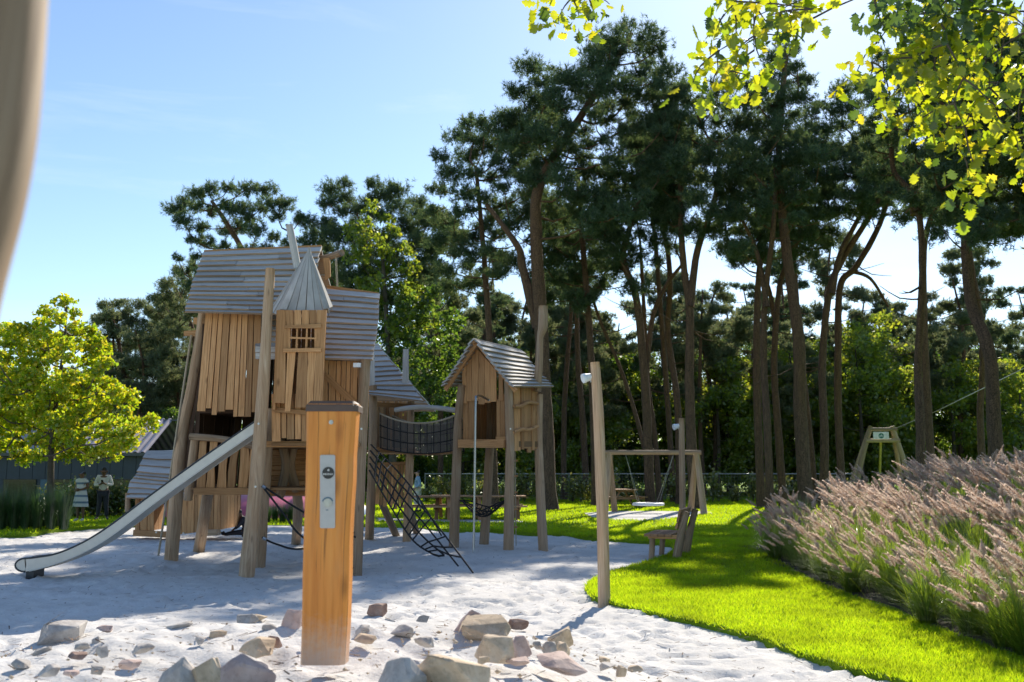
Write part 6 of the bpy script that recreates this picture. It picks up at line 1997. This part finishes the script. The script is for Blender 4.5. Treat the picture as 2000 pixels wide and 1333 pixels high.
regs = [([(1665, 150), (1715, 60), (1760, 20), (2010, 20), (2010, 330), (1965, 300), (1905, 345), (1890, 300), (1800, 255), (1745, 232), (1695, 180)], 72, 0),
        ([(1875, 335), (1900, 335), (1905, 395), (1885, 408)], 3, 0),
        ([(1398, -5), (1600, -5), (1595, 35), (1540, 65), (1500, 110), (1475, 150), (1420, 182), (1352, 165), (1350, 150), (1395, 100)], 32, 0),
        ([(1065, -5), (1190, -5), (1195, 28), (1165, 52), (1138, 35), (1070, 45)], 7, 0),
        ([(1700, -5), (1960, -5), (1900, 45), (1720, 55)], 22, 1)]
leaves = []
hubs = [Vector((4.6, 7.0, 6.0)), Vector((2.6, 7.0, 6.1)), Vector((1.4, 7.2, 5.9)), Vector((3.6, 7.4, 6.0))]
for h in hubs: limb(m, tr[-6], h, .07, .03, rg, n=8, sagz=-.05)
placed = [(h, 0) for h in hubs]
for poly, n, dk_ in regs:
    for x, y in sorted(spread_points(poly, n, rg), key=lambda q_: q_[1]):
        Y = rg.uniform(6.2, 8.0)
        c = P(x, y, Y)
        hb = min(placed, key=lambda h: (h[0] - c).length + (.5 if h[0].z < c.z else 0) - (.9 if h[1] == 0 else 0) * 0)
        limb(m, hb[0], c, .008, .003, rg, n=4, sagz=-.12)
        placed.append((c, 1))
        for k in range(int(rg.integers(8, 14))):
            o_ = c + Vector((rg.normal(0, .095), rg.normal(0, .12), rg.normal(0, .085)))
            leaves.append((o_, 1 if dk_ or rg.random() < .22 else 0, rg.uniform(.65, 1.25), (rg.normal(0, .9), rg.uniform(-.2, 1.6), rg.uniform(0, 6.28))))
obj('branches', m, M['bark_plain'], ok, smooth=True)
leaves.sort(key=lambda a: a[0].y)
from mathutils import Euler
restV, restF, nb0 = [], [], 0
restVd, restFd = [], []
for i, (p, dk_, s, e) in enumerate(leaves):
    if i < 290:
        o = bpy.data.objects.new('leaf', random.choice(oak_dark if dk_ else oak_meshes)); C.objects.link(o); o.parent = ok
        o.location = p - Vector((6.0, 6.6, 0)); o.rotation_euler = e; o.scale = (s, s, s)
    else:
        V, Fc = oaks[i % 5]
        Rm = np.array(Euler(e).to_matrix()); W = (V * .096 * s) @ Rm.T + np.array(p)
        tv, tf = (restVd, restFd) if dk_ else (restV, restF)
        tf.append(Fc + sum(len(a) for a in tv)); tv.append(W)
tri_obj('foliage', np.concatenate(restV), np.concatenate(restF), M['leaf_near'], ok, kind='stuff')
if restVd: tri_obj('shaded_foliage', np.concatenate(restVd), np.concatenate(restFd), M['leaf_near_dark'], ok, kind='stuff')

# ================================================================= PEOPLE
M['skin_d'] = plain('brown_skin', (0.14, 0.075, 0.045), .5, 0, .05)
M['skin_l'] = plain('light_skin', (0.42, 0.26, 0.19), .5, 0, .05)
M['hair_d'] = plain('black_hair', (0.012, 0.010, 0.010), .5)
M['hair_l'] = plain('blond_hair', (0.50, 0.40, 0.24), .5)
M['white_shirt'] = plain('pale_shirt', (0.58, 0.58, 0.54), .8)
M['jeans'] = plain('dark_jeans', (0.018, 0.022, 0.035), .8)
M['blue_shirt'] = plain('light_blue_shirt', (0.22, 0.36, 0.50), .8)
M['navy'] = plain('navy_shirt', (0.02, 0.025, 0.04), .8)
M['shoe'] = plain('dark_shoe', (0.03, 0.03, 0.03), .6)
M['phone'] = plain('black_phone', (0.01, 0.01, 0.012), .2)
def dress_mat():
    m, nt, b = new_mat('striped_summer_dress')
    tc = nt.nodes.new('ShaderNodeTexCoord'); sep = nt.nodes.new('ShaderNodeSeparateXYZ'); nt.links.new(tc.outputs['Object'], sep.inputs[0])
    w = nt.nodes.new('ShaderNodeTexWave'); w.bands_direction = 'Z'; w.inputs['Scale'].default_value = 1.6; w.inputs['Distortion'].default_value = .4
    nt.links.new(tc.outputs['Object'], w.inputs['Vector'])
    c = ramp(nt, w.outputs[0], [(.1, (.10, .17, .26)), (.35, (.52, .55, .56)), (.8, (.56, .58, .58))])
    nt.links.new(c, b.inputs['Base Color']); b.inputs['Roughness'].default_value = .85
    return m
M['dress'] = dress_mat()

def skin_obj(name, verts, edges, radii, mat, parent, root=0, sub=2):
    me = bpy.data.meshes.new(name)
    me.from_pydata([tuple(v) for v in verts], edges, [])
    me.materials.append(mat)
    o = bpy.data.objects.new(name, me); C.objects.link(o); o.parent = parent
    ROOT[o.name] = ROOT[parent.name]
    o.modifiers.new('skin', 'SKIN').use_smooth_shade = True
    if not me.skin_vertices: 
        me.attributes.new('dummy', 'FLOAT', 'POINT')
    sk = me.skin_vertices[0].data
    for i, r in enumerate(radii):
        sk[i].radius = (r, r) if not hasattr(r, '__len__') else r
        sk[i].use_root = (i == root)
    s = o.modifiers.new('sub', 'SUBSURF'); s.levels = sub; s.render_levels = sub
    return o

def person(loc, rz, H, J, label, skin, hair, top, bottom, shoe, group=None, dress=False, hold=None, hair_len=0):
    """J: joints in units of height, facing -Y"""
    t = thing('person', label, 'person', tuple(loc), group)
    t.rotation_euler = (0, 0, rz)
    S = lambda k: Vector(J[k]) * H
    names = ['pelvis', 'waist', 'chest', 'neck', 'head0', 'head1', 'shl', 'ell', 'wrl', 'hal', 'shr', 'elr', 'wrr', 'har', 'hipl', 'knl', 'anl', 'tol', 'hipr', 'knr', 'anr', 'tor']
    rad = dict(pelvis=.078, waist=.070, chest=.085, neck=.030, head0=.050, head1=.056, sh=.040, el=.024, wr=.017, ha=.022, hip=.060, kn=.036, an=.022, to=.020)
    rr = [rad.get(n, rad.get(n[:-1], .03)) * H for n in names]
    ed = [('pelvis', 'waist'), ('waist', 'chest'), ('chest', 'neck'), ('neck', 'head0'), ('head0', 'head1'), ('chest', 'shl'), ('shl', 'ell'), ('ell', 'wrl'), ('wrl', 'hal'),
          ('chest', 'shr'), ('shr', 'elr'), ('elr', 'wrr'), ('wrr', 'har'), ('pelvis', 'hipl'), ('hipl', 'knl'), ('knl', 'anl'), ('anl', 'tol'), ('pelvis', 'hipr'), ('hipr', 'knr'), ('knr', 'anr'), ('anr', 'tor')]
    E = [(names.index(a), names.index(b)) for a, b in ed]
    V = [S(n) for n in names]
    # hands: five short finger chains from each palm
    for side in 'lr':
        ha = S('ha' + side); wr = S('wr' + side); d = (ha - wr).normalized()
        sx = d.cross(Vector((0, 0, 1))); sx = sx.normalized() if sx.length > .1 else Vector((1, 0, 0))
        hi = names.index('ha' + side)
        for k in range(5):
            off = (k - 2) * .010 * H
            a = ha + d * (.014 * H if k else .002 * H) + sx * off * 1.1
            b = a + (d * (.022 + .006 * (k in (2, 3))) * H if k else (d * .012 + sx * (-.016)) * H) + Vector((0, 0, -.006 * H))
            i0 = len(V); V += [a, b]; rr += [.0062 * H, .0045 * H]; E += [(hi, i0), (i0, i0 + 1)]
    skin_obj('body', V, E, rr, M[skin], t)
    def part(nm, keys, edges, radii, mat):
        vs = [S(k) if isinstance(k, str) else k for k in keys]
        return skin_obj(nm, vs, edges, [r * H for r in radii], M[mat], t)
    # top with sleeves
    half = lambda a, b, f: S(a).lerp(S(b), f)
    lowarm = .85 if not dress else .0
    if dress:
        part('sleeves', ['chest', 'shl', half('shl', 'ell', .5), 'shr', half('shr', 'elr', .5)], [(0, 1), (1, 2), (0, 3), (3, 4)], [.09, .052, .042, .052, .042], top)
        mb_ = MB(); c0 = S('chest'); pz = S('pelvis'); kz = (S('knl') + S('knr')) / 2
        mb_v = [(Vector((c0.x, c0.y, c0.z + .05 * H)), .085), (c0, .098), (S('waist'), .088), (pz, .112), (pz.lerp(kz, .55), .138), (pz.lerp(kz, .98), .152)]
        mb_.tube([a for a, b in mb_v], [b * H for a, b in mb_v], 18, caps=False)
        b_ = ROOT[t.name]; mb_.v = [tuple(Vector(p) + b_) for p in mb_.v]
        obj('dress', mb_, M[top], t, smooth=True)
    else:
        part('shirt', ['pelvis', 'waist', 'chest', 'shl', 'ell', half('ell', 'wrl', lowarm), 'shr', 'elr', half('elr', 'wrr', lowarm)],
             [(0, 1), (1, 2), (2, 3), (3, 4), (4, 5), (2, 6), (6, 7), (7, 8)], [.092, .086, .098, .054, .037, .030, .054, .037, .030], top)
        part('trousers', ['pelvis', 'hipl', 'knl', half('knl', 'anl', .95), 'hipr', 'knr', half('knr', 'anr', .95)], [(0, 1), (1, 2), (2, 3), (0, 4), (4, 5), (5, 6)], [.088, .070, .047, .036, .070, .047, .036], bottom)
    for s_ in 'lr':
        part('shoe', [half('an' + s_, 'to' + s_, -.15), half('an' + s_, 'to' + s_, .5), half('an' + s_, 'to' + s_, 1.15)], [(0, 1), (1, 2)], [.027, .026, .021], shoe)
    h0, h1, nk = S('head0'), S('head1'), S('neck')
    upv = (h1 - nk).normalized(); fw_ = Vector(J.get('face', (0, -1, -.1))).normalized()
    hv_ = [h1 + upv * .018 * H - fw_ * .012 * H, h1 - fw_ * .030 * H, h0 - fw_ * .034 * H]
    if hair_len: hv_.append(h0 - fw_ * .04 * H - upv * hair_len * H)
    part('hair', hv_, [(i, i + 1) for i in range(len(hv_) - 1)], [.052, .050, .036, .03][:len(hv_)], hair)
    hc = (h0 + h1) / 2
    b_ = ROOT[t.name]
    sx = upv.cross(fw_).normalized()
    mb_ = MB(); q = hc + fw_ * .056 * H + b_; mb_.tube([q + upv * .014 * H, q + fw_ * .012 * H - upv * .008 * H, q - upv * .010 * H], [.006 * H, .009 * H, .006 * H], 6); obj('nose', mb_, M[skin], t, smooth=True)
    for e in (-1, 1):
        mb_ = MB(); q = hc + fw_ * .050 * H + sx * e * .02 * H + upv * .014 * H + b_; mb_.tube([q, q + fw_ * .005 * H], [.007 * H, .005 * H], 8); obj('eye', mb_, M['hair_d'], t)
        mb_ = MB(); q = hc + sx * e * .056 * H + b_; mb_.tube([q - upv * .016 * H, q + upv * .016 * H], [.010 * H, .013 * H], 6); obj('ear', mb_, M[skin], t)
    mb_ = MB(); q = hc + fw_ * .053 * H - upv * .026 * H + b_; mb_.bar(q - sx * .014 * H, q + sx * .014 * H, .006 * H, .006 * H); obj('mouth', mb_, M['hair_d'], t)
    return t
STAND = dict(pelvis=(0, 0, .53), waist=(0, 0, .62), chest=(0, 0, .73), neck=(0, -.005, .845), head0=(0, -.012, .895), head1=(0, -.012, .945),
             shl=(.10, 0, .80), ell=(.135, .02, .64), wrl=(.14, -.02, .50), hal=(.14, -.03, .455), shr=(-.10, 0, .80), elr=(-.135, .02, .64), wrr=(-.14, -.02, .50), har=(-.14, -.03, .455),
             hipl=(.05, 0, .50), knl=(.058, -.01, .28), anl=(.06, .01, .045), tol=(.07, -.085, .018), hipr=(-.05, 0, .50), knr=(-.058, -.01, .28), anr=(-.06, .01, .045), tor=(-.07, -.085, .018))
q = G(199, 1018)
J = dict(STAND); J.update(head0=(0, -.03, .885), head1=(0, -.05, .935), face=(0, -1, -.55), ell=(.15, -.01, .65), wrl=(.04, -.16, .68), hal=(.015, -.19, .70), elr=(-.15, -.01, .65), wrr=(-.04, -.16, .67), har=(-.012, -.19, .69), anl=(.085, .01, .045), tol=(.11, -.08, .018), anr=(-.085, .01, .045), tor=(-.11, -.08, .018))
man = person((q.x, q.y, .035), .25, 1.70, J, 'person in pale shirt and dark trousers looking down at a phone by the hedge', 'skin_d', 'hair_d', 'white_shirt', 'jeans', 'shoe')
bpy.context.view_layer.update()
wm = Matrix.Translation(man.location) @ Matrix.Rotation(.25, 4, 'Z')
m = MB(); m.box(wm @ Vector((0, -.19 * 1.7, .715 * 1.7)), (.07, .012, .14), Matrix.Rotation(.6, 3, 'X'))
tag(obj('phone', m, M['phone'], origin=tuple(wm @ Vector((0, -.32, 1.2)))), 'dark phone held in both hands by the person in the pale shirt', 'phone')
q = G(156, 1021)
J = dict(STAND); J.update(face=(-.5, -1, -.15), ell=(.13, .02, .66), wrl=(.02, -.12, .61), hal=(-.03, -.13, .60), elr=(-.13, .02, .66), wrr=(-.02, -.13, .63), har=(.03, -.14, .635))
person((q.x, q.y, .035), -.2, 1.58, J, 'person in a pale blue and white summer dress with arms folded beside the hedge', 'skin_d', 'hair_d', 'dress', 'dress', 'white_shirt', dress=True)
q = G(815, 1003)
J = dict(STAND); J.update(ell=(.13, .05, .66), wrl=(.12, -.06, .56), hal=(.115, -.09, .54), elr=(-.13, .03, .65), wrr=(-.12, -.08, .56), har=(-.115, -.11, .55), knl=(.05, -.06, .29), anl=(.05, .0, .05), tol=(.05, -.09, .02), knr=(-.05, .02, .28), anr=(-.05, .09, .06), tor=(-.05, .01, .02))
person((q.x, q.y, .035), -1.45, 1.62, J, 'person in a light blue shirt walking left past the picnic tables', 'skin_l', 'hair_d', 'blue_shirt', 'white_shirt', 'shoe')
q = G(474, 1046)
J = dict(pelvis=(0, 0, .09), waist=(0, -.03, .18), chest=(0, -.08, .29), neck=(0, -.13, .39), head0=(0, -.16, .43), head1=(0, -.185, .475), face=(0, -1, -.6),
         shl=(.095, -.09, .35), ell=(.15, -.16, .22), wrl=(.10, -.27, .14), hal=(.09, -.30, .11), shr=(-.095, -.09, .35), elr=(-.15, -.16, .22), wrr=(-.10, -.27, .13), har=(-.09, -.31, .10),
         hipl=(.055, -.02, .08), knl=(.10, -.24, .075), anl=(.09, -.46, .04), tol=(.09, -.50, .09), hipr=(-.055, -.02, .08), knr=(-.12, -.22, .075), anr=(-.10, -.44, .04), tor=(-.11, -.48, .09))
person((q.x + .12, q.y, -.02), -1.35, 1.25, J, 'child in dark clothes sitting on the sand beneath the tall playhouse, legs stretched out', 'skin_d', 'hair_d', 'navy', 'jeans', 'navy')
q = P(1735, 924, 44.5)
person((q.x, 44.5, .035), .6, 1.50, dict(STAND), 'blond child whose head shows above the fountain grass by the zip line frame', 'skin_l', 'hair_l', 'white_shirt', 'jeans', 'shoe')
